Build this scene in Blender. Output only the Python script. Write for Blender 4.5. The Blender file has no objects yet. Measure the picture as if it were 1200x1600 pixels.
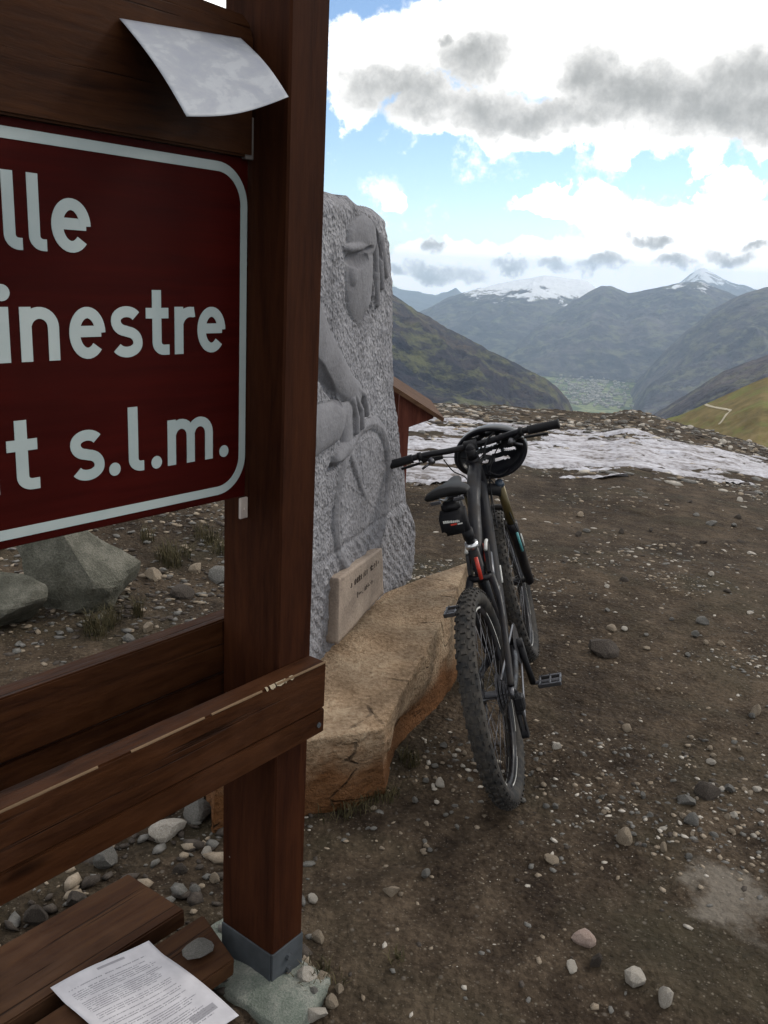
import bpy, bmesh, math, random
import numpy as np
from mathutils import Matrix, Vector, Euler
S = bpy.context.scene
random.seed(7); RNG = np.random.default_rng(7)
rad = math.radians
# ------------------------------------------------------------------ camera
CAM_H, PITCH, ROLL, FPX = 1.62, rad(15.3), rad(3.0), 1386.0
FWD = np.array([0, math.cos(PITCH), -math.sin(PITCH)]); U0 = np.array([0, math.sin(PITCH), math.cos(PITCH)]); R0 = np.array([1., 0, 0])
RGT = math.cos(ROLL)*R0 + math.sin(ROLL)*U0
UPV = -math.sin(ROLL)*R0 + math.cos(ROLL)*U0
cd = bpy.data.cameras.new('camera'); cam = bpy.data.objects.new('camera', cd); S.collection.objects.link(cam)
M = Matrix(((RGT[0], UPV[0], -FWD[0], 0), (RGT[1], UPV[1], -FWD[1], 0), (RGT[2], UPV[2], -FWD[2], CAM_H), (0, 0, 0, 1)))
cam.matrix_world = M
cd.sensor_fit = 'VERTICAL'; cd.angle = 2*math.atan(800/FPX); cd.clip_start = .05; cd.clip_end = 90000
S.camera = cam
# ------------------------------------------------------------------ world, sun, exposure
SUN_AZ, SUN_EL = 62.0, 38.0      # azimuth clockwise from +Y
world = bpy.data.worlds.new('World'); S.world = world; world.use_nodes = True
sd = bpy.data.lights.new('sun', 'SUN'); sd.energy = 1.5; sd.angle = rad(10); sd.color = (1, .93, .82)
so = bpy.data.objects.new('sun', sd); S.collection.objects.link(so)
sv = Vector((math.sin(rad(SUN_AZ))*math.cos(rad(SUN_EL)), math.cos(rad(SUN_AZ))*math.cos(rad(SUN_EL)), math.sin(rad(SUN_EL))))
so.rotation_euler = sv.to_track_quat('Z', 'Y').to_euler()
S.view_settings.view_transform = 'Standard'; S.view_settings.look = 'None'; S.view_settings.exposure = 0.0; S.view_settings.gamma = 1
S.view_settings.use_curve_mapping = False
S.cycles.use_denoising = True; S.cycles.volume_bounces = 1; S.cycles.max_bounces = 6

def ray(x, y): return FWD + RGT*(x-600)/FPX + UPV*(800-y)/FPX
def azel(x, y):
    d = ray(x, y); return math.degrees(math.atan2(d[0], d[1])), math.degrees(math.atan2(d[2], math.hypot(d[0], d[1])))

def world_nodes():
    nt = world.node_tree; N = nt.nodes; L = nt.links; N.clear()
    out = N.new('ShaderNodeOutputWorld'); bg = N.new('ShaderNodeBackground'); L.new(bg.outputs[0], out.inputs[0]); bg.inputs[1].default_value = SKY_STRENGTH
    sky = N.new('ShaderNodeTexSky'); sky.sky_type = 'NISHITA'; sky.sun_disc = False
    sky.sun_elevation = rad(SUN_EL); sky.sun_rotation = rad(SUN_AZ); sky.altitude = 2100; sky.air_density = 1.0; sky.dust_density = .3
    tc = N.new('ShaderNodeTexCoord')
    def V(op, a, b=None, c=None):
        n = N.new('ShaderNodeVectorMath'); n.operation = op
        for i, q in enumerate((a, b, c)):
            if q is None: continue
            if isinstance(q, (tuple, list)): n.inputs[i].default_value = q
            else: L.new(q, n.inputs[i])
        return n
    def m(op, a, b=None, c=None, clamp=False):
        n = N.new('ShaderNodeMath'); n.operation = op; n.use_clamp = clamp
        for i, q in enumerate((a, b, c)):
            if q is None: continue
            if isinstance(q, (int, float)): n.inputs[i].default_value = q
            else: L.new(q, n.inputs[i])
        return n.outputs[0]
    def noise(vec, scale, detail, rough=.5):
        n = N.new('ShaderNodeTexNoise'); n.inputs['Scale'].default_value = scale; n.inputs['Detail'].default_value = detail; n.inputs['Roughness'].default_value = rough
        L.new(vec, n.inputs['Vector']); return n
    D = tc.outputs['Generated']
    sp = N.new('ShaderNodeSeparateXYZ'); L.new(D, sp.inputs[0])
    az = m('MULTIPLY', m('ARCTAN2', sp.outputs[0], sp.outputs[1]), 57.2958)
    el = m('MULTIPLY', m('ARCSINE', sp.outputs[2]), 57.2958)
    cb = N.new('ShaderNodeCombineXYZ'); L.new(az, cb.inputs[0]); L.new(el, cb.inputs[1])
    w1 = noise(D, 14, 6, .6)                      # warp of the cloud outlines
    wv = V('MULTIPLY', V('SUBTRACT', w1.outputs['Color'], (.5, .5, .5)).outputs[0], (6, 4.5, 0)).outputs[0]
    A = V('ADD', cb.outputs[0], wv).outputs[0]
    def blobs(lst, soft):
        acc = None
        for (x, y, rx, ry) in lst:
            a, e = azel(x, y); sx, sy = 26.0/rx, 25.0/ry
            v = V('MULTIPLY_ADD', A, (sx, sy, 0), (-a*sx, -e*sy, 0)).outputs[0]
            d = V('DOT_PRODUCT', v, v).outputs['Value']
            g = m('SUBTRACT', 1.0, d, clamp=True)
            acc = g if acc is None else m('SMOOTH_MAX', acc, g, soft)
        return acc
    white = [(600, 80, 130, 70), (560, 130, 80, 75), (760, 60, 200, 75), (950, 70, 240, 100), (1140, 90, 190, 125), (720, 175, 150, 50), (860, 205, 150, 45),
             (1010, 180, 210, 60), (945, 236, 40, 28), (614, 306, 26, 22), (1100, 243, 40, 30), (1152, 288, 60, 32), (1092, 297, 13, 13), (850, 313, 75, 20), (960, 322, 100, 34),
             (1030, 355, 95, 45), (1130, 340, 90, 45), (700, 398, 120, 36), (800, 415, 130, 36), (910, 405, 140, 36), (1050, 395, 170, 52), (1180, 400, 110, 65),
             (640, 430, 100, 36), (900, 442, 420, 34), (1195, 205, 32, 36), (1180, 200, 30, 30), (300, 20, 160, 70)]
    grey = [(735, 92, 80, 46), (690, 60, 30, 25), (600, 140, 110, 42), (700, 165, 160, 42), (840, 190, 160, 34), (920, 120, 60, 55), (1000, 150, 130, 60), (1120, 165, 160, 60), (1170, 120, 120, 50),
            (683, 380, 28, 19), (1030, 383, 46, 17), (940, 413, 58, 16), (790, 410, 50, 13), (690, 420, 80, 20), (1150, 405, 60, 17), (870, 414, 40, 13), (1190, 388, 30, 14), (1060, 418, 60, 15), (620, 425, 40, 14)]
    wb = blobs(white, .25); gb = blobs([(x, y, rx*(1.3 if ry > 25 else .92), ry*(1.3 if ry > 25 else .92)) for x, y, rx, ry in grey], .22)
    n2 = noise(D, 20, 10, .66)
    dn = m('MULTIPLY', m('SUBTRACT', n2.outputs['Fac'], .5), 1.35)
    cw = m('ADD', wb, dn)
    # the rest of the sky: the same broken cloud deck, laid on a plane overhead
    zc = m('ADD', m('ABSOLUTE', sp.outputs[2]), .22)
    pl = V('DIVIDE', D, None)
    cz = N.new('ShaderNodeCombineXYZ'); [L.new(zc, cz.inputs[i]) for i in range(3)]
    L.new(cz.outputs[0], pl.inputs[1])
    n3 = noise(pl.outputs[0], 1.5, 9, .58)
    far = V('MULTIPLY_ADD', cb.outputs[0], (1/20.0, 1/14.0, 0), (-8.5/20.0, -5.0/14.0, 0)).outputs[0]
    inside = m('SUBTRACT', 1.6, V('LENGTH', far).outputs['Value'], clamp=True)
    gen = m('MULTIPLY', m('SUBTRACT', n3.outputs['Fac'], .33), 4.5)
    cov = m('MAXIMUM', cw, m('MULTIPLY', gen, m('SUBTRACT', 1.0, inside, clamp=True)))
    mr = N.new('ShaderNodeMapRange'); mr.interpolation_type = 'SMOOTHSTEP'; L.new(cov, mr.inputs[0]); mr.inputs[1].default_value = .20; mr.inputs[2].default_value = .50
    gg = m('ADD', gb, m('MULTIPLY', dn, .75))
    gg = m('MAXIMUM', gg, m('MULTIPLY', m('MULTIPLY', m('SUBTRACT', n3.outputs['Fac'], .42), 5.5), m('SUBTRACT', 1.0, inside, clamp=True)))
    mg = N.new('ShaderNodeMapRange'); mg.interpolation_type = 'SMOOTHSTEP'; L.new(gg, mg.inputs[0]); mg.inputs[1].default_value = .02; mg.inputs[2].default_value = 1.25
    k = 1.0/SKY_STRENGTH
    cc = N.new('ShaderNodeMix'); cc.data_type = 'RGBA'; L.new(mg.outputs[0], cc.inputs[0])
    cc.inputs[6].default_value = (1.8*k, 1.77*k, 1.72*k, 1); cc.inputs[7].default_value = (.40*k, .41*k, .405*k, 1)
    hz = N.new('ShaderNodeMix'); hz.data_type = 'RGBA'; hz.blend_type = 'MULTIPLY'; hz.inputs[0].default_value = 1; L.new(sky.outputs[0], hz.inputs[6]); hz.inputs[7].default_value = SKY_GAIN
    mx = N.new('ShaderNodeMix'); mx.data_type = 'RGBA'; L.new(mr.outputs[0], mx.inputs[0]); L.new(hz.outputs[2], mx.inputs[6]); L.new(cc.outputs[2], mx.inputs[7])
    L.new(mx.outputs[2], bg.inputs[0])
SKY_STRENGTH = .12; SKY_GAIN = (1.35, 1.4, 1.42, 1)
world_nodes()

# ------------------------------------------------------------------ helpers
COL = S.collection
def link(o, parent=None):
    COL.objects.link(o)
    if parent is not None: o.parent = parent
    return o
def tag(o, label=None, cat=None, group=None, kind=None):
    if label: o['label'] = label
    if cat: o['category'] = cat
    if group: o['group'] = group
    if kind: o['kind'] = kind
    return o
def mesh(name, v, f, mat=None, smooth=False):
    me = bpy.data.meshes.new(name)
    v = np.asarray(v, dtype=np.float32)
    if isinstance(f, np.ndarray):
        me.vertices.add(len(v)); me.vertices.foreach_set('co', v.ravel())
        k = f.shape[1]; me.loops.add(f.size); me.loops.foreach_set('vertex_index', f.ravel().astype(np.int32))
        me.polygons.add(len(f)); me.polygons.foreach_set('loop_start', np.arange(0, f.size, k, dtype=np.int32))
        me.update(calc_edges=True); me.validate()
    else:
        me.from_pydata([tuple(map(float, q)) for q in v], [], f); me.update()
    if smooth: me.shade_smooth()
    if mat: me.materials.append(mat)
    return me
def obj(name, me, parent=None): return link(bpy.data.objects.new(name, me), parent)
def empty(name, loc=(0, 0, 0), rot=(0, 0, 0)):
    o = bpy.data.objects.new(name, None); o.location = loc; o.rotation_euler = rot; o.empty_display_size = .1
    return link(o)
def bmo(name, bm, mat, parent=None, smooth=False, mtx=None):
    me = bpy.data.meshes.new(name)
    if mtx is not None: bm.transform(mtx)
    bmesh.ops.recalc_face_normals(bm, faces=bm.faces)
    bm.to_mesh(me); bm.free()
    if smooth: me.shade_smooth()
    me.materials.append(mat); return obj(name, me, parent)
def add_box(bm, lo, hi, bev=0.0, jit=0.0, seg=1):
    lo = Vector(lo); hi = Vector(hi); c = (lo+hi)/2; s = hi-lo
    r = bmesh.ops.create_cube(bm, size=1, matrix=Matrix.Translation(c) @ Matrix.Diagonal((*s, 1)))
    if jit:
        for v in r['verts']: v.co += Vector([random.uniform(-jit, jit) for _ in range(3)])
    if bev:
        es = list({e for v in r['verts'] for e in v.link_edges})
        bmesh.ops.bevel(bm, geom=es, offset=bev, segments=seg, affect='EDGES')
def box(name, lo, hi, mat, parent=None, bev=.003, jit=0, rot=None):
    bm = bmesh.new(); add_box(bm, lo, hi, bev, jit); return bmo(name, bm, mat, parent)
def add_tube(bm, pts, r, seg=10, cap=True, sx=1.0):
    pts = [Vector(p) for p in pts]; n = len(pts)
    rs = r if isinstance(r, (list, tuple)) else [r]*n
    prev = None; rings = []
    for i, p in enumerate(pts):
        t = (pts[min(i+1, n-1)]-pts[max(i-1, 0)]).normalized()
        if prev is None:
            a = Vector((0, 0, 1)) if abs(t.z) < .9 else Vector((0, 1, 0))
            u = t.cross(a).normalized()
        else: u = (prev - t*prev.dot(t)).normalized()
        prev = u; w = t.cross(u)
        rings.append([bm.verts.new(p + u*math.cos(2*math.pi*k/seg)*rs[i]*sx + w*math.sin(2*math.pi*k/seg)*rs[i]) for k in range(seg)])
    for a, b in zip(rings, rings[1:]):
        for k in range(seg): bm.faces.new((a[k], a[(k+1) % seg], b[(k+1) % seg], b[k]))
    if cap: bm.faces.new(rings[0][::-1]); bm.faces.new(rings[-1])
def tube(name, pts, r, mat, parent=None, seg=10, smooth=True, sx=1.0):
    bm = bmesh.new(); add_tube(bm, pts, r, seg, True, sx); return bmo(name, bm, mat, parent, smooth)
def bez(p, n=12):
    p = [Vector(q) for q in p]; out = []
    for i in range(len(p)-1):
        p0 = p[max(i-1, 0)]; p1 = p[i]; p2 = p[i+1]; p3 = p[min(i+2, len(p)-1)]
        for k in range(n):
            t = k/n; out.append(.5*((2*p1)+(p2-p0)*t+(2*p0-5*p1+4*p2-p3)*t*t+(3*p1-p0-3*p2+p3)*t**3))
    out.append(p[-1]); return out
# vectorised noise
def _h(i, j, k, s):
    n = (i*374761393 + j*668265263 + k*2147483647 + s*1274126177) & 0xffffffff
    n = ((n ^ (n >> 13))*1274126177) & 0xffffffff
    n = ((n ^ (n >> 16))*2246822519) & 0xffffffff
    return ((n ^ (n >> 15)) & 0xffff)/32767.5 - 1
def vn(x, y, z=None, s=0):
    x = np.asarray(x, float); y = np.asarray(y, float); z = np.zeros_like(x) if z is None else np.asarray(z, float)
    i = np.floor(x).astype(np.int64); j = np.floor(y).astype(np.int64); k = np.floor(z).astype(np.int64)
    fx, fy, fz = x-i, y-j, z-k
    fx, fy, fz = [t*t*t*(t*(t*6-15)+10) for t in (fx, fy, fz)]
    r = 0
    for a in (0, 1):
        for b in (0, 1):
            for c in (0, 1):
                r = r + _h(i+a, j+b, k+c, s)*(fx if a else 1-fx)*(fy if b else 1-fy)*(fz if c else 1-fz)
    return r
def fbm(x, y, z=None, o=4, s=0, g=.5, ridge=False):
    r = 0; a = 1; t = 0
    for q in range(o):
        v = vn(np.asarray(x)*2**q+q*17.3, np.asarray(y)*2**q-q*9.1, None if z is None else np.asarray(z)*2**q, s+q)
        if ridge: v = 1-2*np.abs(v)
        r = r+a*v; t += a; a *= g
    return r/t
def gridf(nu, nv, wrap=False):
    i, j = np.meshgrid(np.arange(nu-(0 if wrap else 1)), np.arange(nv-1), indexing='ij')
    i2 = (i+1) % nu
    return np.stack([i*nv+j, i2*nv+j, i2*nv+j+1, i*nv+j+1], -1).reshape(-1, 4)
# ------------------------------------------------------------------ materials
class Mat:
    def __init__(s, name, rough=.7, spec=.3, metal=0.):
        s.m = bpy.data.materials.new(name); s.m.use_nodes = True; s.N = s.m.node_tree.nodes; s.L = s.m.node_tree.links
        s.b = s.N['Principled BSDF']; s.b.inputs['Roughness'].default_value = rough
        s.b.inputs['Specular IOR Level'].default_value = spec; s.b.inputs['Metallic'].default_value = metal
        s.tc = s.N.new('ShaderNodeTexCoord')
    def co(s, kind='Object', scale=(1, 1, 1), rot=(0, 0, 0)):
        if kind == 'World': g = s.N.new('ShaderNodeNewGeometry').outputs['Position']
        else: g = s.tc.outputs[kind]
        mp = s.N.new('ShaderNodeMapping'); mp.inputs['Scale'].default_value = scale; mp.inputs['Rotation'].default_value = rot
        s.L.new(g, mp.inputs[0]); return mp.outputs[0]
    def noise(s, v, scale, detail=4, rough=.55, dist=0):
        n = s.N.new('ShaderNodeTexNoise'); s.L.new(v, n.inputs['Vector'])
        n.inputs['Scale'].default_value = scale; n.inputs['Detail'].default_value = detail; n.inputs['Roughness'].default_value = rough; n.inputs['Distortion'].default_value = dist
        return n.outputs['Fac']
    def vor(s, v, scale, feat='F1', out='Distance'):
        n = s.N.new('ShaderNodeTexVoronoi'); n.feature = feat; s.L.new(v, n.inputs['Vector']); n.inputs['Scale'].default_value = scale
        return n.outputs[out]
    def ramp(s, f, stops, mode='LINEAR'):
        r = s.N.new('ShaderNodeValToRGB'); s.L.new(f, r.inputs[0]); r.color_ramp.interpolation = mode
        e = r.color_ramp.elements
        while len(e) < len(stops): e.new(.5)
        for q, (p, c) in zip(e, stops):
            q.position = p; q.color = (c, c, c, 1) if isinstance(c, (int, float)) else (*c, 1)
        return r.outputs[0]
    def math(s, op, a, b=0., clamp=False):
        n = s.N.new('ShaderNodeMath'); n.operation = op; n.use_clamp = clamp
        for i, q in enumerate((a, b)):
            if isinstance(q, (int, float)): n.inputs[i].default_value = q
            else: s.L.new(q, n.inputs[i])
        return n.outputs[0]
    def mix(s, f, a, b, mode='MIX'):
        n = s.N.new('ShaderNodeMix'); n.data_type = 'RGBA'; n.blend_type = mode
        for i, q in ((0, f), (6, a), (7, b)):
            if isinstance(q, (int, float)): n.inputs[i].default_value = q if i == 0 else (q, q, q, 1)
            elif isinstance(q, tuple): n.inputs[i].default_value = (*q, 1)
            else: s.L.new(q, n.inputs[i])
        return n.outputs[2]
    def col(s, c):
        if isinstance(c, tuple): s.b.inputs['Base Color'].default_value = (*c, 1)
        else: s.L.new(c, s.b.inputs['Base Color'])
        return s
    def rough(s, c): s.L.new(c, s.b.inputs['Roughness']); return s
    def bump(s, h, dist=.01, strength=1.0):
        n = s.N.new('ShaderNodeBump'); n.inputs['Distance'].default_value = dist; n.inputs['Strength'].default_value = strength
        s.L.new(h, n.inputs['Height']); s.L.new(n.outputs[0], s.b.inputs['Normal']); return s
    def attr(s, n):
        a = s.N.new('ShaderNodeAttribute'); a.attribute_name = n; return a.outputs['Fac']
def wood(name, dark, light, rough=.55, gx=1.2, chips=0.0):
    m = Mat(name, rough+.12, .07)
    oi = m.N.new('ShaderNodeObjectInfo').outputs['Random']
    v = m.N.new('ShaderNodeVectorMath'); v.operation = 'ADD'; m.L.new(m.co('Object', (gx, 9, 9)), v.inputs[0])
    cx = m.N.new('ShaderNodeCombineXYZ'); m.L.new(m.math('MULTIPLY', oi, 37.), cx.inputs[0]); m.L.new(m.math('MULTIPLY', oi, 11.), cx.inputs[1]); m.L.new(cx.outputs[0], v.inputs[1])
    g = m.noise(v.outputs[0], 2.2, 7, .62, 1.2); g2 = m.noise(v.outputs[0], 14, 4, .6, .4)
    f = m.math('ADD', m.math('MULTIPLY', g, .7), m.math('MULTIPLY', g2, .3))
    c = m.ramp(f, [(.32, dark), (.5, tuple((a+b)/2 for a, b in zip(dark, light))), (.68, light)])
    kn = m.vor(m.co('Object', (1.6, 7, 7)), 1.0); c = m.mix(m.ramp(kn, [(.05, 1.), (.11, 0.)]), c, tuple(.3*q for q in dark))
    st = m.noise(m.co('Object', (1, 1, 1)), 3.0, 5, .65); c = m.mix(m.ramp(st, [(.5, 0.), (.75, .35)]), c, tuple(min(1, 1.7*q+.015) for q in light))
    ck = m.ramp(m.noise(m.co('Object', (.5, 26, 26)), 1.7, 5, .5, .6), [(.655, 0.), (.69, 1.)]); c = m.mix(m.math('MULTIPLY', ck, .75), c, tuple(.25*q for q in dark))
    m.col(c); m.rough(m.ramp(g2, [(.3, rough-.12), (.7, rough+.15)])); m.bump(m.math('SUBTRACT', f, m.math('MULTIPLY', ck, .8)), .0025, .8); return m.m
M_WOOD = wood('stained_wood', (.012, .0037, .0017), (.052, .0188, .0068))
M_WOODP = None
def wood_z(name, dark, light):   # grain along Z
    m = Mat(name, .7, .06)
    v = m.co('Object', (9, 9, .9)); g = m.noise(v, 2.2, 7, .62, 1.0); g2 = m.noise(v, 15, 4, .6, .3)
    f = m.math('ADD', m.math('MULTIPLY', g, .7), m.math('MULTIPLY', g2, .3))
    c = m.ramp(f, [(.32, dark), (.68, light)])
    sp = m.vor(m.co('Object', (1, 1, 1)), 9.0); c = m.mix(m.ramp(sp, [(.018, 1.), (.03, 0.)]), c, (.35, .33, .3))
    m.col(c); m.bump(f, .002, .6); return m.m
M_POST = wood_z('stained_post_wood', (.013, .0035, .0018), (.048, .0155, .0062))
M_PLANK = wood('weathered_plank_wood', (.020, .0075, .004), (.060, .029, .014), .7)
M_EDGE = wood('worn_top_edge_wood', (.07, .035, .016), (.17, .10, .05), .6)
def simple(name, c, rough=.5, spec=.4, metal=0., var=.25, sc=8., bump=0.):
    m = Mat(name, rough, spec, metal); n = m.noise(m.co('Object'), sc, 4)
    m.col(m.ramp(n, [(.3, tuple(q*(1-var) for q in c)), (.7, tuple(min(1, q*(1+var)) for q in c))]))
    if bump: m.bump(n, bump)
    return m.m
def sign_red():
    m = Mat('brown_sign_sheet', .6, .05); v = m.co('Object', (2.0, 2, 30)); n = m.noise(v, 2.0, 5, .6); n2 = m.noise(m.co('Object'), 3.0, 3)
    c = m.ramp(n, [(.35, (.027, .0018, .0013)), (.65, (.040, .0028, .0018))]); c = m.mix(m.ramp(n2, [(.4, 0.), (.75, .6)]), c, (.024, .0030, .0020))
    m.col(c); m.rough(m.ramp(n, [(.3, .45), (.7, .6)])); return m.m
M_RED = sign_red()
def film():
    m = Mat('reflective_white_film', .35, .5); n = m.noise(m.co('Object', (1, 1, 1)), 6, 5, .6); n2 = m.noise(m.co('Object', (1, 1, 1)), 90, 3)
    c = m.ramp(n, [(.35, (.29, .345, .35)), (.7, (.37, .415, .415))]); c = m.mix(m.ramp(n2, [(.4, 0.), (.8, .25)]), c, (.36, .40, .40)); m.col(c); return m.m
M_FILM = film()
M_STEEL = simple('galvanised_steel', (.055, .062, .070), .8, .2, .05, .35, 14)
M_BRACK = simple('pale_bracket', (.42, .36, .33), .5, .4, .1, .2, 30)
M_BRACK2 = simple('dull_grey_bracket', (.16, .14, .13), .6, .4, .1, .3, 30)
def stone_mat(name, c1, c2, c3, sc=6, bump=.012, rust=None, chisel=False):
    m = Mat(name, .9, .15); v = m.co('Object')
    n = m.noise(v, sc, 8, .62); sp = m.noise(v, sc*16, 3, .7); f = m.math('ADD', m.math('MULTIPLY', n, .62), m.math('MULTIPLY', sp, .38))
    c = m.ramp(f, [(.36, c1), (.5, c2), (.64, c3)])
    h = m.math('ADD', m.math('MULTIPLY', n, 1.), m.math('MULTIPLY', sp, .25))
    if chisel:
        v2 = m.co('Object', (1.0, 1.0, .7), (0, rad(25), 0)); k = m.vor(v2, 60, 'F1'); k2 = m.vor(v2, 120, 'F1')
        pt = m.attr('polish')
        kk = m.math('MULTIPLY', m.math('ADD', m.math('MULTIPLY', k, 1.0), m.math('MULTIPLY', k2, .8)), m.math('SUBTRACT', 1.0, pt, True))
        h = m.math('ADD', m.math('MULTIPLY', h, .5), m.math('MULTIPLY', kk, .55))
        rg = m.ramp(m.noise(v, 2.2, 3), [(.35, .35), (.65, 1.)]); kk = m.math('MULTIPLY', kk, rg)
        wst = m.noise(m.co('Object', (5, 5, .7)), 2.0, 5, .6); c = m.mix(m.ramp(wst, [(.52, 0.), (.70, .5)]), c, (.12, .118, .125))
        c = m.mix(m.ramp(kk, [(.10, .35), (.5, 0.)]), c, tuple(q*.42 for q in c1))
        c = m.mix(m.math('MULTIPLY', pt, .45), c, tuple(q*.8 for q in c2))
        dk = m.attr('carved'); c = m.mix(m.math('MULTIPLY', dk, .7), c, (.05, .048, .06))  # darkens the deep cuts: relief shade put into the stone colour
    if rust:
        r1 = m.noise(v, 2.6, 6, .6); low = m.attr('rusty'); r = m.math('ADD', m.math('MULTIPLY', r1, 1.0), m.math('MULTIPLY', low, .55))
        c = m.mix(m.ramp(r, [(.66, 0.), (.98, .9)]), c, rust)
        cr = m.vor(m.co('Object', (1, 1, 2.2)), 3.2, 'DISTANCE_TO_EDGE'); cn = m.noise(v, 5, 6, .7)
        line = m.math('MULTIPLY', m.ramp(cr, [(.0, 1.), (.022, 0.)]), m.ramp(cn, [(.52, 0.), (.62, 1.)]))
        c = m.mix(m.math('MULTIPLY', line, .7), c, (.035, .022, .015)); h = m.math('SUBTRACT', h, m.math('MULTIPLY', line, .6))
        lay = m.noise(m.co('Object', (2.5, 2.5, 14)), 3, 5, .6); h = m.math('ADD', h, m.math('MULTIPLY', lay, .2))
    m.col(c); m.bump(h, bump, 1.0); return m.m
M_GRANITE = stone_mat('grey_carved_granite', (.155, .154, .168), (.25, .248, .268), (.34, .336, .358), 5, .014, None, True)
M_PLAQUE = stone_mat('tan_plaque_stone', (.22, .175, .145), (.32, .26, .215), (.40, .33, .27), 7, .006)
M_BASE = stone_mat('beige_rusty_rock', (.15, .098, .058), (.30, .212, .138), (.44, .34, .235), 4, .045, (.115, .043, .012))
M_CONC = stone_mat('rough_concrete', (.10, .12, .10), (.17, .19, .165), (.28, .28, .25), 14, .014)
M_GREYROCK = stone_mat('greenish_grey_rock', (.07, .070, .055), (.13, .128, .105), (.23, .22, .185), 5, .03)
ST = [stone_mat('stone_pale', (.26, .235, .20), (.40, .365, .32), (.54, .50, .45), 30, .006), stone_mat('stone_tan', (.16, .125, .09), (.25, .205, .155), (.36, .30, .235), 30, .006),
      stone_mat('stone_grey', (.08, .078, .072), (.14, .135, .125), (.21, .20, .19), 30, .006), stone_mat('stone_dark', (.035, .028, .024), (.06, .05, .043), (.10, .085, .072), 30, .006),
      stone_mat('stone_pink', (.25, .185, .155), (.38, .29, .25), (.50, .40, .35), 30, .006)]
def ground_mat():
    m = Mat('muddy_gravel_ground', .93, .12); v = m.co('World')
    n = m.noise(v, .9, 7, .6); n2 = m.noise(v, 7, 8, .65); n3 = m.noise(v, 60, 4, .7)
    f = m.math('ADD', m.math('MULTIPLY', n, .36), m.math('ADD', m.math('MULTIPLY', n2, .34), m.math('MULTIPLY', n3, .30)))
    c = m.ramp(f, [(.41, (.018, .012, .008)), (.5, (.047, .034, .023)), (.59, (.092, .068, .047))])
    wet = m.noise(v, 1.7, 4, .5, .5); c = m.mix(m.ramp(wet, [(.5, 0.), (.68, .55)]), c, (.040, .036, .022))
    for sc, th, cc, k in ((55, .12, (.19, .165, .13), .6), (120, .18, (.16, .135, .11), .5), (28, .09, (.16, .14, .12), .5)):
        d = m.vor(v, sc); rn = m.vor(v, sc, 'F1', 'Color'); sel = m.ramp(rn, [(.62, 0.), (.64, 1.)])
        c = m.mix(m.math('MULTIPLY', m.math('MULTIPLY', m.ramp(d, [(th, 1.), (th+.12, 0.)]), sel), k), c, cc)
    dv = m.N.new('ShaderNodeVectorMath'); dv.operation = 'DISTANCE'; m.L.new(m.co('World', (1, .75, 1)), dv.inputs[0]); dv.inputs[1].default_value = (1.0, 2.1*.75, 0)
    pt = m.math('ADD', m.math('MULTIPLY', m.math('SUBTRACT', n2, .5), .5), dv.outputs['Value']); c = m.mix(m.ramp(pt, [(.05, .6), (.13, 0.)]), c, (.22, .195, .165))
    far = m.attr('far'); pa = m.noise(v, .004, 8, .65); cf = m.ramp(pa, [(.35, (.03, .045, .025)), (.46, (.07, .095, .04)), (.54, (.23, .25, .12)), (.62, (.06, .085, .04))])
    c = m.mix(far, c, cf)
    h = m.math('ADD', m.math('MULTIPLY', n2, 1.0), m.math('ADD', m.math('MULTIPLY', n3, .35), m.math('MULTIPLY', m.vor(v, 50), -.3)))
    m.col(c); m.bump(h, .03, 1.0); return m.m
M_GROUND = ground_mat()
def snow_mat():
    m = Mat('old_dirty_snow', .75, .3); v = m.co('World', (1, 1, 1)); n = m.noise(m.co('World', (.7, 2.4, 1)), 1.6, 8, .7); n2 = m.noise(v, 14, 5, .6)
    f = m.math('ADD', m.math('MULTIPLY', n, .6), m.math('MULTIPLY', n2, .4))
    m.col(m.ramp(f, [(.41, (.12, .105, .10)), (.48, (.30, .29, .31)), (.60, (.50, .50, .55))])); m.bump(f, .02, .7); return m.m
M_SNOW = snow_mat()
def mountain_mat(name, low, mid, high, snow=None, sc=.0016, patch=None):
    m = Mat(name, .95, .08); v = m.co('World')
    n = m.noise(v, sc, 9, .62); n2 = m.noise(v, sc*9, 6, .65)
    f = m.math('ADD', m.math('MULTIPLY', n, .6), m.math('MULTIPLY', n2, .4))
    c = m.ramp(f, [(.36, low), (.5, mid), (.64, high)])
    if patch:
        p = m.noise(m.co('World', (1, 1, 2.2)), sc*3.3, 7, .68); c = m.mix(m.ramp(p, [(.50, 0.), (.62, .85)]), c, patch)  # pale green patches; sunlit bands painted into the slope colour
    if snow:
        z0, z1 = snow; sp = m.N.new('ShaderNodeSeparateXYZ'); m.L.new(m.co('World'), sp.inputs[0])
        zz = m.math('DIVIDE', m.math('SUBTRACT', sp.outputs[2], z0), z1-z0)
        s = m.math('ADD', zz, m.math('MULTIPLY', m.math('SUBTRACT', m.noise(v, sc*2.2, 9, .7), .5), 3.2))
        c = m.mix(m.ramp(s, [(.45, 0.), (.6, 1.)]), c, (.80, .82, .86))
    m.col(c); m.bump(f, 90, 1.0) if sc < .01 else m.bump(f, 2., .8); return m.m

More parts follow.
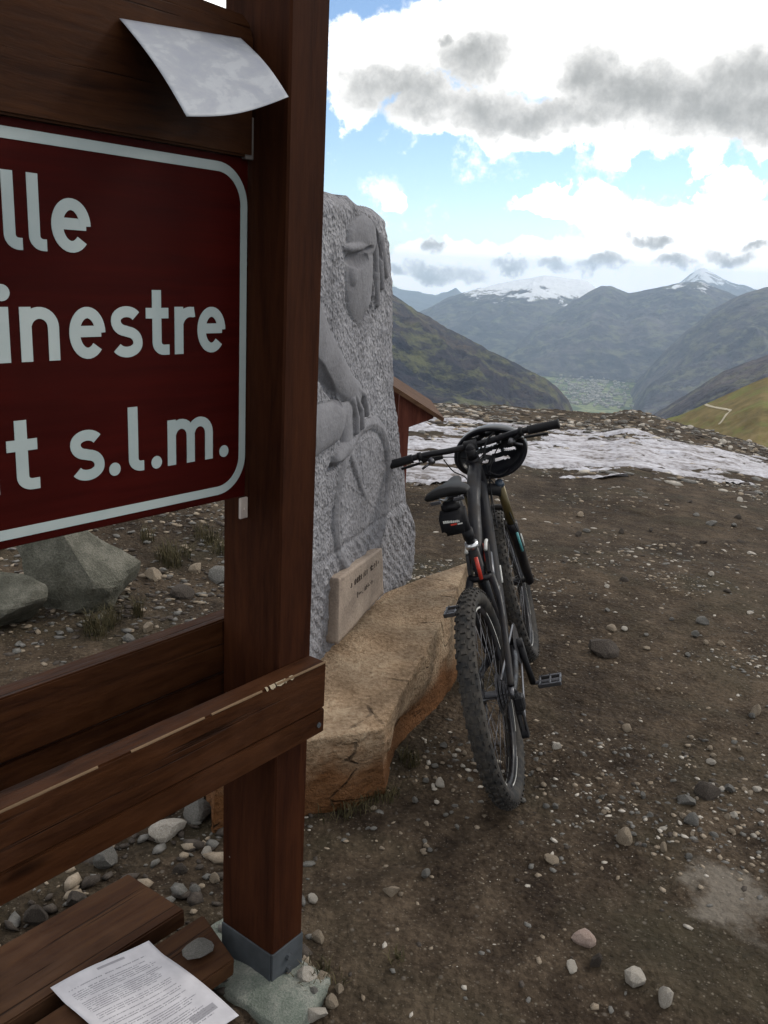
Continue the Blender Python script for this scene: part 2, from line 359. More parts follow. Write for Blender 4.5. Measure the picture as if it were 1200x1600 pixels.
# ------------------------------------------------------------------ GROUND
cr_px = [(620, 627), (700, 631), (780, 634), (860, 640), (920, 645), (955, 647), (978, 641), (995, 640), (1015, 647), (1050, 659), (1100, 671), (1150, 684), (1200, 700)]
CR = np.array([azel(*p) for p in cr_px])
RC = 20.0
def gz(x, y, fine=False):
    x = np.asarray(x, float); y = np.asarray(y, float)
    r = np.hypot(x, y); az = np.degrees(np.arctan2(x, y))
    el = np.interp(az, CR[:, 0], CR[:, 1])
    zc = CAM_H + RC*np.tan(np.radians(el))
    t = np.clip((r-5.5)/(RC-5.5), 0, 1); z = zc*t**1.15
    # berm / rubble field unevenness
    z = z + .05*fbm(x*.7, y*.7, o=3, s=5)*np.clip((r-1)/4, 0, 1)*(1-np.clip((r-16)/4, 0, .8)) + .04*fbm(x*2.4, y*2.4, o=3, s=8)*np.clip((r-8)/4, 0, 1)*(r < 24)
    if fine: z = z + (.012*fbm(x*6, y*6, o=4, s=11) + .006*fbm(x*25, y*25, o=3, s=15))*(r < 22)
    # left bank behind the sign rises a little
    b = np.clip((-x-.6)/2.5, 0, 1)*np.clip((y-2.6)/3, 0, 1)*np.clip((14-r)/6, 0, 1); z = z + .35*b
    z = z - np.where(r > RC, np.minimum((r-RC)*.62, 1100), 0)
    return np.where(r > 1900, -940 + 25*fbm(x/900, y/900, o=3, s=31), z)
def build_ground():
    az = np.unique(np.concatenate([np.linspace(-180, -34, 74), np.linspace(-34, 34, 640), np.linspace(34, 180, 74)]))[:-1]
    r = np.concatenate([np.geomspace(.25, 1.3, 20)[:-1], np.geomspace(1.3, 24, 620), np.geomspace(24.5, 1850, 60), np.geomspace(1950, 27000, 60)])
    A, Rr = np.meshgrid(np.radians(az), r, indexing='ij'); x = Rr*np.sin(A); y = Rr*np.cos(A)
    z = gz(x, y, True)
    v = np.stack([x, y, z], -1).reshape(-1, 3); f = gridf(len(az), len(r), True)[:, ::-1]
    c = len(v); v = np.vstack([v, [[0, 0, float(gz(0, 0))]]])
    tri = [(i*len(r), ((i+1) % len(az))*len(r), c) for i in range(len(az))]
    me = mesh('ground', v, f, M_GROUND, True)
    o = obj('ground', me); tag(o, kind='structure')
    a = me.attributes.new('far', 'FLOAT', 'POINT'); a.data.foreach_set('value', np.append(np.clip((Rr.ravel()-60)/300, 0, 1), 0).astype(np.float32))
    return o
build_ground()
_T = np.concatenate([np.arange(.5, 8, .02), np.arange(8, 40, .06)])
def hit(x, y):                       # where a line of sight meets the ground
    d = ray(x, y); q = np.array([0, 0, CAM_H])+d*_T[:, None]; g = q[:, 2]-gz(q[:, 0], q[:, 1], True)
    k = int(np.argmax(g < 0)); a = g[k-1]/(g[k-1]-g[k]); t = _T[k-1]+(_T[k]-_T[k-1])*a
    return np.array([0, 0, CAM_H])+d*t, t
# ------------------------------------------------------------------ MOUNTAINS
def ridge(name, pts, R, foot, mat, az_ext, amp=60, sp=700, nu=340, nv=130, seed=1, jag=.0, cp=.75, label=None):
    P = [azel(*p) for p in pts]
    P = [(az_ext[0][0], az_ext[0][1])] + P + [(az_ext[1][0], az_ext[1][1])]
    P = np.array(P); az = np.unique(np.concatenate([np.linspace(P[0, 0], -3, 60), np.linspace(-3, 25, nu), np.linspace(25, P[-1, 0], 60)]))
    el = np.interp(az, P[:, 0], P[:, 1]); el = el + jag*fbm(az*1.3, az*0+seed, o=5, s=seed, g=.6)
    Rf, zf = foot
    t = np.linspace(0, 1, nv)
    tt = np.concatenate([t, 1+np.linspace(.05, .6, 10)])
    A, T = np.meshgrid(np.radians(az), tt, indexing='ij'); E = np.tan(np.radians(el))[:, None]
    rr = Rf + (R-Rf)*T; x = rr*np.sin(A); y = rr*np.cos(A)
    zc = CAM_H + R*E; zfl = np.minimum(zf, zc-40)
    Tf = np.clip(T, 0, 1); z = zfl + (zc-zfl)*Tf**cp
    env = np.clip(4*Tf*(1-Tf), 0, 1)**.7
    n = fbm(x/sp+.35*fbm(x/sp, y/sp, o=3, s=seed+50), y/sp*.7, o=7, s=seed, g=.6, ridge=True)
    z = z + amp*env*n
    # pull the crest back under its outline where noise would lift the slope above it
    lim = CAM_H + rr*(np.tan(np.radians(el))[:, None]) - 1.0
    z = np.where(T < 1, np.minimum(z, lim), z)
    z = np.where(T > 1, zc - (T-1)*(R-Rf)*.8, z)
    me = mesh(name, np.stack([x, y, z], -1).reshape(-1, 3), gridf(len(az), len(tt))[:, ::-1], mat, True)
    o = obj(name, me); tag(o, label, kind='structure'); return o
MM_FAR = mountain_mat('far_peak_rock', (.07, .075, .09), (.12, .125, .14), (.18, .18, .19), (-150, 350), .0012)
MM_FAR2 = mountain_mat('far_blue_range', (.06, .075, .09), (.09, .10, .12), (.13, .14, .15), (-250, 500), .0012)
MM_C = mountain_mat('massif_slopes', (.028, .030, .044), (.062, .060, .074), (.13, .12, .13), (-400, -150), .0013, (.14, .14, .11))
MM_C2 = mountain_mat('valley_side_slopes', (.028, .031, .044), (.066, .062, .076), (.14, .125, .13), (-90, 140), .0015, (.15, .15, .11))
MM_D = mountain_mat('forested_right_slopes', (.030, .032, .044), (.070, .066, .080), (.14, .122, .125), None, .0018, (.15, .15, .11))
MM_E = mountain_mat('dark_left_slopes', (.010, .011, .022), (.036, .033, .046), (.110, .086, .070), None, .0022, (.13, .13, .062))
MM_F = mountain_mat('brown_grass_hill', (.09, .072, .034), (.155, .12, .052), (.23, .17, .085), None, .012, (.13, .14, .045))
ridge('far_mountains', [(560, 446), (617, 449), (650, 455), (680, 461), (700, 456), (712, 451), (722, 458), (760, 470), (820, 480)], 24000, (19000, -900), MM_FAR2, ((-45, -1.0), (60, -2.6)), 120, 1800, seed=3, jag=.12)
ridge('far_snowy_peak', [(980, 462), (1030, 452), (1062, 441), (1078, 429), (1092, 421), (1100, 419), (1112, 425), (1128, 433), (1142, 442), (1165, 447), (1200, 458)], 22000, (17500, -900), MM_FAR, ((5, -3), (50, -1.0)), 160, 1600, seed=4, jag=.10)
ridge('snowy_massif', [(600, 515), (640, 497), (670, 480), (700, 465), (725, 457), (750, 450), (800, 439), (830, 434), (850, 430), (868, 432), (890, 435), (905, 436), (920, 440), (930, 449), (960, 463), (1010, 480), (1100, 500)], 14500, (10600, -930), MM_C, ((-30, -1.0), (60, -3.0)), 190, 1500, seed=5, jag=.07)
ridge('mountain_ridge', [(690, 600), (740, 572), (790, 541), (820, 520), (870, 486), (900, 467), (925, 453), (940, 447), (955, 446), (970, 453), (982, 457), (1000, 455), (1040, 446), (1075, 440), (1095, 440), (1110, 445), (1135, 455), (1160, 466), (1200, 475)], 12300, (8900, -930), MM_C2, ((-20, -8.5), (60, -1.5)), 190, 1100, seed=6, jag=.06)
ridge('valley_side_mountain', [(925, 690), (955, 655), (975, 625), (1000, 590), (1035, 552), (1075, 514), (1112, 484), (1150, 464), (1180, 453), (1200, 448)], 8600, (5400, -790), MM_D, ((0, -11), (60, 3.)), 130, 700, seed=9, jag=.06)
ridge('forested_spur', [(960, 690), (1010, 655), (1060, 624), (1100, 600), (1130, 581), (1165, 567), (1200, 553)], 2600, (1500, -330), MM_D, ((0, -13), (60, 1.5)), 35, 260, seed=12, jag=.08)
ridge('left_mountainside', [(500, 390), (560, 425), (617, 462), (650, 484), (700, 513), (760, 545), (820, 575), (852, 590), (872, 605), (888, 625), (905, 665)], 3600, (2000, -360), MM_E, ((-60, 3), (40, -11)), 85, 420, seed=14, jag=.10, cp=.9)
ridge('grassy_hillside', [(985, 690), (1040, 655), (1065, 648), (1100, 632), (1130, 619), (1165, 603), (1200, 589)], 620, (380, -75), MM_F, ((0, -14), (60, 2)), 4, 60, seed=16, jag=.06)
# village far down on the valley floor
def village():
    n = 420; v = []; f = []
    a = np.radians(RNG.normal(12.9, 1.25, n)); r = RNG.uniform(6900, 9400, n)
    for i in range(n):
        cx, cy = r[i]*math.sin(a[i]), r[i]*math.cos(a[i]); w, d, h = RNG.uniform(12, 34), RNG.uniform(12, 26), RNG.uniform(8, 18); z0 = float(gz(cx, cy))-3
        if r[i] > 8900: z0 = max(z0, -925)
        b = len(v)
        for dz in (0, h+3):
            for sx, sy in ((-1, -1), (1, -1), (1, 1), (-1, 1)): v.append((cx+sx*w/2, cy+sy*d/2, z0+dz))
        v += [(cx-w/2, cy, z0+h+8), (cx+w/2, cy, z0+h+8)]
        f += [(b, b+1, b+5, b+4), (b+1, b+2, b+6, b+5), (b+2, b+3, b+7, b+6), (b+3, b, b+4, b+7), (b+4, b+5, b+9, b+8), (b+6, b+7, b+8, b+9), (b+5, b+6, b+9), (b+7, b+4, b+8)]
    o = obj('village_houses', mesh('village_houses', v, f, simple('pale_village_walls', (.24, .23, .21), .8, .2, 0, .6, .05))); tag(o, 'pale village houses scattered on the valley floor far below', 'village', kind='stuff')
village()
# hairpin track on the grassy hillside: follows the slope surface
def hill_track():
    hill = bpy.data.objects['grassy_hillside']; dg = bpy.context.evaluated_depsgraph_get()
    m = Mat('pale_dirt_track', .9, .1); m.col(m.ramp(m.noise(m.co('World'), .3, 4), [(.3, (.34, .30, .22)), (.7, (.46, .41, .31))]))
    px = [(1123, 664), (1129, 657), (1135, 648), (1141, 642), (1128, 639), (1112, 636), (1098, 631), (1091, 629)]
    P = []
    for p in bez([(a, b, 0) for a, b in px], 6):
        d = Vector(ray(p.x, p.y)).normalized(); ok, loc, nn, _ = hill.ray_cast(Vector((0, 0, CAM_H)), d)
        if ok: P.append(Vector(loc))
    if len(P) < 4: return
    bm = bmesh.new(); pr = None
    for i, p in enumerate(P):
        t = (P[min(i+1, len(P)-1)]-P[max(i-1, 0)]); t.z = 0; t.normalize(); s = Vector((t.y, -t.x, 0))*.75; row = []
        for q in (p-s, p+s):
            ok, loc, nn, _ = hill.ray_cast(Vector((q.x, q.y, 500)), Vector((0, 0, -1))); row.append(bm.verts.new((q.x, q.y, (loc.z if ok else q.z)+.35)))
        if pr: bm.faces.new((pr[0], pr[1], row[1], row[0]))
        pr = row
    o = bmo('path', bm, m.m); tag(o, 'pale dirt track with a hairpin bend crossing the brown grass hillside', kind='structure')
hill_track()
# ------------------------------------------------------------------ HAZE
def haze():
    bm = bmesh.new(); add_box(bm, (-29000, -29000, -1150), (29000, 29000, 470)); m = bpy.data.materials.new('valley_haze'); m.use_nodes = True
    N = m.node_tree.nodes; N.clear(); o = N.new('ShaderNodeOutputMaterial'); v = N.new('ShaderNodeVolumePrincipled'); m.node_tree.links.new(v.outputs[0], o.inputs['Volume'])
    v.inputs['Density'].default_value = HAZE; v.inputs['Color'].default_value = (.60, .78, 1, 1); v.inputs['Anisotropy'].default_value = 0.1
    q = bmo('haze', bm, m); tag(q, 'thin blue haze over the whole valley', 'haze', kind='stuff'); return q
HAZE = 4.2e-5
haze()

# ------------------------------------------------------------------ rough rocks
def warped_box(name, corners, nu, nv, nw, disp, mat, seed=0, smooth=True, rnd=.18, parent=None, attr_fn=None):
    """closed box grid; corners: 8 points a(0/1) b(0/1) c(0/1) -> trilinear; rounded edges and noise so faces meet without seams"""
    Cn = np.array(corners, float).reshape(2, 2, 2, 3); V = []; F = []; off = 0
    def tri(a, b, c):
        # pull towards a rounded solid
        q = np.stack([a, b, c], -1)*2-1; m = np.max(np.abs(q), -1, keepdims=True); l = np.linalg.norm(q, axis=-1, keepdims=True)
        q2 = q*((1-rnd) + rnd*m*1.15/l); a, b, c = [(q2[..., i]+1)/2 for i in range(3)]
        r = 0
        for i in (0, 1):
            for j in (0, 1):
                for k in (0, 1): r = r + ((a if i else 1-a)*(b if j else 1-b)*(c if k else 1-c))[..., None]*Cn[i, j, k]
        return r
    for ax, n1, n2 in ((0, nv, nw), (1, nu, nw), (2, nu, nv)):
        for side in (0., 1.):
            p, q = np.meshgrid(np.linspace(0, 1, n1), np.linspace(0, 1, n2), indexing='ij'); k = np.full_like(p, side)
            abc = [(k, p, q), (p, k, q), (p, q, k)][ax]; X = tri(*abc)
            V.append(X.reshape(-1, 3)); g = gridf(n1, n2)+off
            flip = (side == 0.) ^ (ax == 1); F.append(g[:, ::-1] if flip else g); off += X.shape[0]*X.shape[1]
    V = np.vstack(V); F = np.vstack(F); c = V.mean(0); dirn = (V-c)
    ext = V.max(0)-V.min(0); dn = dirn/ext; dn /= np.linalg.norm(dn, axis=1, keepdims=True)+1e-9
    V = V + dn*disp(V)[:, None]
    me = mesh(name, V, F, mat, False)
    bm = bmesh.new(); bm.from_mesh(me); bmesh.ops.remove_doubles(bm, verts=bm.verts, dist=1e-5); bmesh.ops.recalc_face_normals(bm, faces=bm.faces); bm.to_mesh(me); bm.free()
    if smooth: me.shade_smooth()
    if attr_fn:
        co = np.zeros(len(me.vertices)*3, np.float32); me.vertices.foreach_get('co', co); co = co.reshape(-1, 3)
        for an, fn in attr_fn.items():
            a = me.attributes.new(an, 'FLOAT', 'POINT'); a.data.foreach_set('value', fn(co).astype(np.float32))
    return obj(name, me, parent)
def facet_noise(V, s, seed, cell=3.0):      # broken-rock look: ridged plus blocky terms
    x, y, z = V[:, 0]*s, V[:, 1]*s, V[:, 2]*s
    return fbm(x, y, z, o=5, s=seed, g=.5)*.7 + np.round(fbm(x*.8, y*.8, z*1.4, o=2, s=seed+9)*cell)/cell*.45
# base rock under the memorial.  a: left->right, b: near->far, c: bottom->top
C8 = [[(-.48, 2.24, -.08), (-.45, 2.27, .25)], [(-.62, 2.75, -.1), (-.55, 2.80, .31)], [(.07, 2.50, -.08), (.035, 2.42, .265)], [(.47, 4.02, -.12), (.43, 3.96, .345)]]
def base_disp(V):
    d = .045*facet_noise(V, 2.6, 41) + .012*fbm(V[:, 0]*14, V[:, 1]*14, V[:, 2]*22, o=3, s=44)
    top = np.clip((V[:, 2]-.2)/.1, 0, 1); d = d*(1-.8*top)
    bulge = .07*np.exp(-((V[:, 1]-3.2)/.35)**2)*np.clip((V[:, 0]-.1)/.2, 0, 1)
    cut = -.08*np.exp(-((V[:, 1]-2.75)/.25)**2)*np.clip((V[:, 0]+.05)/.2, 0, 1)*np.clip((.26-V[:, 2])/.2, 0, 1)
    return d+bulge+cut
rk = warped_box('base_rock', C8, 110, 120, 44, base_disp, M_BASE, rnd=.13, attr_fn={'rusty': lambda c: np.clip((.27-c[:, 2])/.22, 0, 1)*.95+np.clip(fbm(c[:, 0]*2.2+3, c[:, 1]*2.2, o=2, s=3), 0, 1)*.5*np.clip((.31-c[:, 2])/.08, 0, 1)})
tag(rk, 'low beige boulder with rust brown stains that carries the carved stone memorial', 'boulder')
# ------------------------------------------------------------------ MEMORIAL
MAZ = rad(18.75); md = np.array([math.sin(MAZ), math.cos(MAZ)]); mn = np.array([math.cos(MAZ), -math.sin(MAZ)])
mem = empty('stone_memorial', (-.214, 2.784, 0), (0, 0, math.pi/2-MAZ))      # local X along face, Y away from the viewer, Z up
tag(mem, 'grey granite memorial slab carved with a cyclist in low relief, standing on the beige boulder', 'memorial')
def sR(z): return np.interp(z, [.30, .40, .48, .56, .66, .85, 1.17, 1.48, 1.71, 1.78, 1.83], [1.14, 1.16, 1.15, 1.08, 1.0, .90, .73, .665, .59, .55, .50]) + .012*fbm(z*7, z*0, o=4, s=70)
def sL(z): return -.12 + .03*fbm(z*5, z*0+3, o=3, s=71)
def ztop(u): return np.interp(u, [0, .3, .5, .62, .75, .9, 1.], [1.80, 1.835, 1.835, 1.825, 1.81, 1.815, 1.80]) + .008*fbm(u*14, u*0, o=3, s=72)
def seg(s, z, a, b, r0, r1):
    ax, az_ = a; bx, bz = b; dx, dz = bx-ax, bz-az_; t = np.clip(((s-ax)*dx+(z-az_)*dz)/(dx*dx+dz*dz), 0, 1)
    d = np.hypot(s-ax-t*dx, z-az_-t*dz); r = r0+(r1-r0)*t; return np.sqrt(np.clip(1-(d/r)**2, 0, 1)), d-r
def ell(s, z, c, rx, rz, rot=0.):
    x, y = s-c[0], z-c[1]; cr, sr = math.cos(rot), math.sin(rot); u, v = (x*cr+y*sr)/rx, (-x*sr+y*cr)/rz
    return np.sqrt(np.clip(1-u*u-v*v, 0, 1))
def relief(s, z):
    H = np.zeros_like(s); P = np.zeros_like(s); Dk = np.zeros_like(s)
    def up(h, k, pol=1., mode=1):
        nonlocal H, P
        H = np.maximum(H, h*k); P = np.maximum(P, np.clip(h*3, 0, 1)*pol)
    # head in cap, turned down to the left
    up(ell(s, z, (.28, 1.60), .125, .16, .1), .062); up(ell(s, z, (.29, 1.715), .13, .075), .075)
    up(ell(s, z, (.235, 1.685), .10, .022, .1), .085)           # peak of the cap
    up(ell(s, z, (.20, 1.60), .035, .05), .075); up(ell(s, z, (.33, 1.51), .055, .06, .3), .055)
    for a, b in (((.37, 1.77), (.47, 1.66)), ((.47, 1.66), (.50, 1.56)), ((.41, 1.74), (.44, 1.60)), ((.44, 1.60), (.46, 1.50)), ((.47, 1.72), (.54, 1.60))): up(seg(s, z, a, b, .022, .015)[0], .042)
    # shoulder hidden by the post, arm reaching down, hand
    for a, b, r0, r1, k in (((-.22, 1.56), (-.03, 1.37), .10, .085, .085), ((-.03, 1.37), (.19, 1.24), .085, .055, .08), ((.19, 1.24), (.28, 1.20), .05, .05, .07),
                            ((-.28, 1.45), (-.16, 1.10), .12, .12, .075)): up(seg(s, z, a, b, r0, r1)[0], k)
    for i, (a, b) in enumerate((((.27, 1.22), (.345, 1.19)), ((.345, 1.19), (.38, 1.12)), ((.25, 1.20), (.32, 1.14)), ((.32, 1.14), (.335, 1.08)), ((.23, 1.19), (.28, 1.12)), ((.28, 1.12), (.285, 1.07)))): up(seg(s, z, a, b, .019, .014)[0], .075)
    # bent leg and shoe below the hand
    up(seg(s, z, (-.25, 1.12), (.10, 1.13), .10, .075)[0], .085); up(seg(s, z, (.20, 1.14), (.22, 1.03), .05, .045)[0], .06); up(seg(s, z, (.22, 1.03), (.13, 1.0), .04, .028)[0], .07)
    up(seg(s, z, (.0, 1.12), (.2, 1.14), .07, .05)[0], .05)
    # wheel
    cx, cz, R1, R2 = .43, .80, .275, .265
    d = np.hypot((s-cx)/1.0, z-cz); rim = np.clip(1-np.abs(d-R1)/.026, 0, 1)**.5; up(rim, .040, .8); rim2 = np.clip(1-np.abs(d-.225)/.010, 0, 1); H = np.maximum(H, rim2*.014)
    disc = (d < .25); P = np.maximum(P, disc*.45); H = np.where(disc, H-.006, H)
    for a in range(8):
        an = a*math.pi/8*2+.3; h, _ = seg(s, z, (cx+.03*math.cos(an), cz+.03*math.sin(an)), (cx+.22*math.cos(an), cz+.22*math.sin(an)), .006, .006); H = np.maximum(H, h*.006)
    up(ell(s, z, (cx, cz), .035, .035), .02); up(seg(s, z, (.22, 1.05), (cx, cz), .02, .014)[0], .03, .8)
    # plain border of coarser diagonal tooling along the foot
    foot = np.clip((.66-z)/.03, 0, 1); H = H + foot*.012 - .016*np.exp(-((z-.665)/.012)**2)
    tool = np.sin((s*.9+z*1.1)*110+3*fbm(s*6, z*6, o=2, s=81)); H = H + foot*.006*tool
    # deep cuts, shade painted dark in them: glasses, under the arm, under the shoe
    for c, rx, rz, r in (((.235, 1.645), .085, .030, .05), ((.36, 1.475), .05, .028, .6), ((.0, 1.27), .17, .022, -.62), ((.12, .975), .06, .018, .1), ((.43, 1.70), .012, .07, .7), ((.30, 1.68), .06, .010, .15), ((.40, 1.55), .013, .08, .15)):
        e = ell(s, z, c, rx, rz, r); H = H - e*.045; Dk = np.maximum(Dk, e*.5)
    return H*.33, P, Dk
def build_slab():
    nu, nv = 420, 430
    u, v = np.meshgrid(np.linspace(0, 1, nu), np.linspace(0, 1, nv), indexing='ij')
    z0 = .27; zt = ztop(u); z = z0+(zt-z0)*v; zn = z0+(1.81-z0)*v
    s = sL(zn)+(sR(zn)-sL(zn))*u
    H, P, Dk = relief(s, z)
    edge = np.minimum(np.minimum(u, 1-u)*nu/14, (1-v)*nv/12); em = np.clip(edge, 0, 1)
    rough = .007*fbm(s*9, z*9, o=5, s=90, g=.6) + .010*fbm(s*2.5, z*2.5, o=3, s=95)+ .003*fbm(s*45, z*45, o=2, s=99)
    y = -(H*em) - rough*(1-.75*P) + .03*(1-em)**2
    Vf = np.stack([s, y, z], -1); V = [Vf.reshape(-1, 3)]; F = [gridf(nu, nv)]; n0 = nu*nv
    nd = 26
    def wall(border, flip):              # border: (n,3) front edge -> goes back by the slab's depth
        nonlocal n0
        n = len(border); t = np.linspace(0, 1, nd)[None, :, None]; dep = .17
        b = border[:, None, :]+np.array([0, dep, 0])*t
        cen = np.array([.35, .15, 1.0]); out = b-cen; out[..., 1] = 0; out /= np.linalg.norm(out, axis=-1, keepdims=True)
        k = (.035*fbm(b[..., 0]*4, b[..., 1]*4, b[..., 2]*4, o=5, s=101, g=.6)+.02*np.round(2*fbm(b[..., 0]*3, b[..., 1]*3, b[..., 2]*3, o=2, s=111))/2)*np.sin(np.pi*np.clip(t[..., 0]*1.6, 0, .5))
        b = b+out*k[..., None]; V.append(b.reshape(-1, 3)); g = gridf(n, nd)+n0; F.append(g[:, ::-1] if flip else g); n0 += n*nd; return b[:, -1]
    e1 = wall(Vf[-1], False); e2 = wall(Vf[0], True); e3 = wall(Vf[:, -1], True)
    # back
    bk = np.stack([s[::6, ::6], .17+.02*fbm(s[::6, ::6]*3, z[::6, ::6]*3, o=4, s=120), z[::6, ::6]], -1); V.append(bk.reshape(-1, 3)); g = gridf(bk.shape[0], bk.shape[1])+n0; F.append(g[:, ::-1])
    V = np.vstack(V); F = np.vstack(F); me = mesh('slab', V, F, M_GRANITE, True)
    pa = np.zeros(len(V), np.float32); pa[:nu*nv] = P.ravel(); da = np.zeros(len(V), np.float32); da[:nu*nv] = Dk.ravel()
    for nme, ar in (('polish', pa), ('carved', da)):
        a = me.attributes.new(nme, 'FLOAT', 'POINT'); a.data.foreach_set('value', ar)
    obj('slab', me, mem)
build_slab()
def plaque():
    c = [[(.105, -.045, .345), (.10, -.040, .59)], [(.12, .02, .34), (.12, .02, .58)], [(.60, -.040, .37), (.56, -.035, .57)], [(.585, .02, .37), (.54, .02, .57)]]
    p = warped_box('plaque', c, 40, 6, 22, lambda V: .004*fbm(V[:, 0]*14, V[:, 1]*14, V[:, 2]*14, o=3, s=7), M_PLAQUE, rnd=.03, parent=mem)
    mk = simple('engraved_dark', (.09, .07, .06), .9, .1); rr = random.Random(4)
    PF = lambda x: -.0425+.006*(x-.1)/.46
    # two rows of worn cut characters; too worn in the photograph to be read
    for row, (z0, x0, x1, hh, step) in enumerate(((.515, .22, .52, .026, .021), (.455, .29, .50, .022, .018))):
        bm = bmesh.new(); x = x0
        while x < x1:
            if rr.random() < .16: x += step*.9; continue
            for _ in range(rr.choice((2, 3))):
                ox, oz = rr.uniform(0, step*.55), rr.uniform(0, hh*.5)
                if rr.random() < .6: add_box(bm, (x+ox, PF(x+ox)-.0015, z0+oz*.3), (x+ox+.003, PF(x)+.006, z0+oz*.3+hh*rr.uniform(.6, .9)))
                else: add_box(bm, (x, PF(x)-.0014, z0+oz), (x+step*.6, PF(x)+.006, z0+oz+.003))
            x += step
        bmo('engraving', bm, mk, mem)['kind'] = 'stuff'
plaque()

# ------------------------------------------------------------------ WOODEN SIGN
SAZ = rad(37.3); sd_ = np.array([math.sin(SAZ), math.cos(SAZ)]); C0 = np.array([-.20227, 1.68204])
SG = math.pi/2-SAZ
sign = empty('wooden_sign', (C0[0], C0[1], 0), (0, 0, SG))
tag(sign, 'stained timber frame with two rails holding a brown road sign lettered in white', 'sign')
def posts(x0):
    p = box('post', (x0, 0, .095), (x0+.10, .168, 2.62), M_POST, sign, .004)
    sh = bmesh.new(); t = .006
    add_box(sh, (x0-.0005, -.003, -.06), (x0+.1005, .003, .098), .001); add_box(sh, (x0+.097, .0035, -.06), (x0+.103, .166, .098), .001); add_box(sh, (x0-.003, .0035, -.06), (x0+.003, .166, .098), .001)
    add_box(sh, (x0+.02, .02, .085), (x0+.08, .15, .0945)); bmo('post_shoe', sh, M_STEEL, sign)
    for zz in (.03, .065): tube('bolt', [(x0+.05, -.003, zz), (x0+.05, -.011, zz)], .008, M_STEEL, sign, 6, False)
posts(0.0); posts(-2.02)
def rail(name, x0, x1, y0, y1, z0, z1, mat=M_WOOD, jit=.0):
    bm = bmesh.new(); add_box(bm, (x0, y0, z0), (x1, y1, z1)); 
    bmesh.ops.subdivide_edges(bm, edges=[e for e in bm.edges if abs((e.verts[0].co-e.verts[1].co).x) > .5], cuts=24)
    for v in bm.verts: v.co.y += .0016*math.sin(v.co.x*5+z0*9); v.co.z += .0014*math.sin(v.co.x*4.1+y0*30)
    es = [e for e in bm.edges if e.is_manifold and e.calc_face_angle(0) > .8]; bmesh.ops.bevel(bm, geom=es, offset=.0035, segments=2, affect='EDGES')
    o = bmo(name, bm, mat, sign); return o
rail('front_board', -2.12, .094, -.052, -.001, .709, .815)
rail('front_board', -2.12, .0945, -.051, -.001, .650, .7065)
rail('back_board', -2.10, .096, .170, .218, .748, .872)
rail('back_board', -2.10, .092, .176, .214, .600, .742)
# pale worn spots on the rail's top edge
def chips():
    bm = bmesh.new(); rr = random.Random(3); m = simple('bare_wood', (.30, .25, .18), .8, .1)
    for (x, w) in ((-.012, .010), (-.045, .022), (-.066, .014), (-.082, .006), (-.03, .005)):
        n = 7; top = []
        vs = [bm.verts.new((x-w/2+w*k/(n-1), -.0525-.0006, .8115-(.0015+.0025*rr.random())*math.sin(math.pi*k/(n-1)))) for k in range(n)]
        vt = [bm.verts.new((x-w/2+w*k/(n-1), -.0495, .8158+.0002)) for k in range(n)]
        vb = [bm.verts.new((x-w/2+w*k/(n-1), -.0470+.001*rr.random()*math.sin(math.pi*k/(n-1)), .8158)) for k in range(n)]
        for k in range(n-1): bm.faces.new((vs[k], vs[k+1], vt[k+1], vt[k])); bm.faces.new((vt[k], vt[k+1], vb[k+1], vb[k]))
    bmo('worn_edge', bm, m, sign)['kind'] = 'stuff'
    bm = bmesh.new(); m2 = simple('rubbed_edge_wood', (.13, .085, .05), .7, .1); xs = np.linspace(-2.0, .09, 260); pv = None
    wd = np.clip(.0006+.0010*fbm(xs*14, xs*0, o=4, s=77), 0, .004)
    for x, w in zip(xs, wd):
        zt = .815+.0014*math.sin(x*4.1-.05*30) if False else .8150
        if w < .0003: pv = None; continue
        q = [bm.verts.new((x, -.0527, .8128-w)), bm.verts.new((x, -.0522, .8142)), bm.verts.new((x, -.0508, .8155)), bm.verts.new((x, -.0500+w*.5, .8158))]
        if pv: [bm.faces.new((pv[a], q[a], q[a+1], pv[a+1])) for a in range(3)]
        pv = q
    bmo('rubbed_edge', bm, m2, sign)['kind'] = 'stuff'
chips()
def header():
    prof = [(-2.0, 1.8035), (-.003, 1.8035), (-.003, 2.000), (-.012, 2.022), (-.028, 2.034), (-.9, 2.052), (-1.15, 2.052), (-2.0, 2.03)]
    bm = bmesh.new(); f = bm.faces.new([bm.verts.new((x, .086, z)) for x, z in prof]); r = bmesh.ops.extrude_face_region(bm, geom=[f])
    for v in r['geom']:
        if isinstance(v, bmesh.types.BMVert): v.co.y = .132
    es = [e for e in bm.edges if len(e.link_faces) == 2 and e.calc_face_angle(0) > .5]; bmesh.ops.bevel(bm, geom=es, offset=.004, segments=2, affect='EDGES')
    bmo('header_board', bm, M_WOOD, sign)
header()
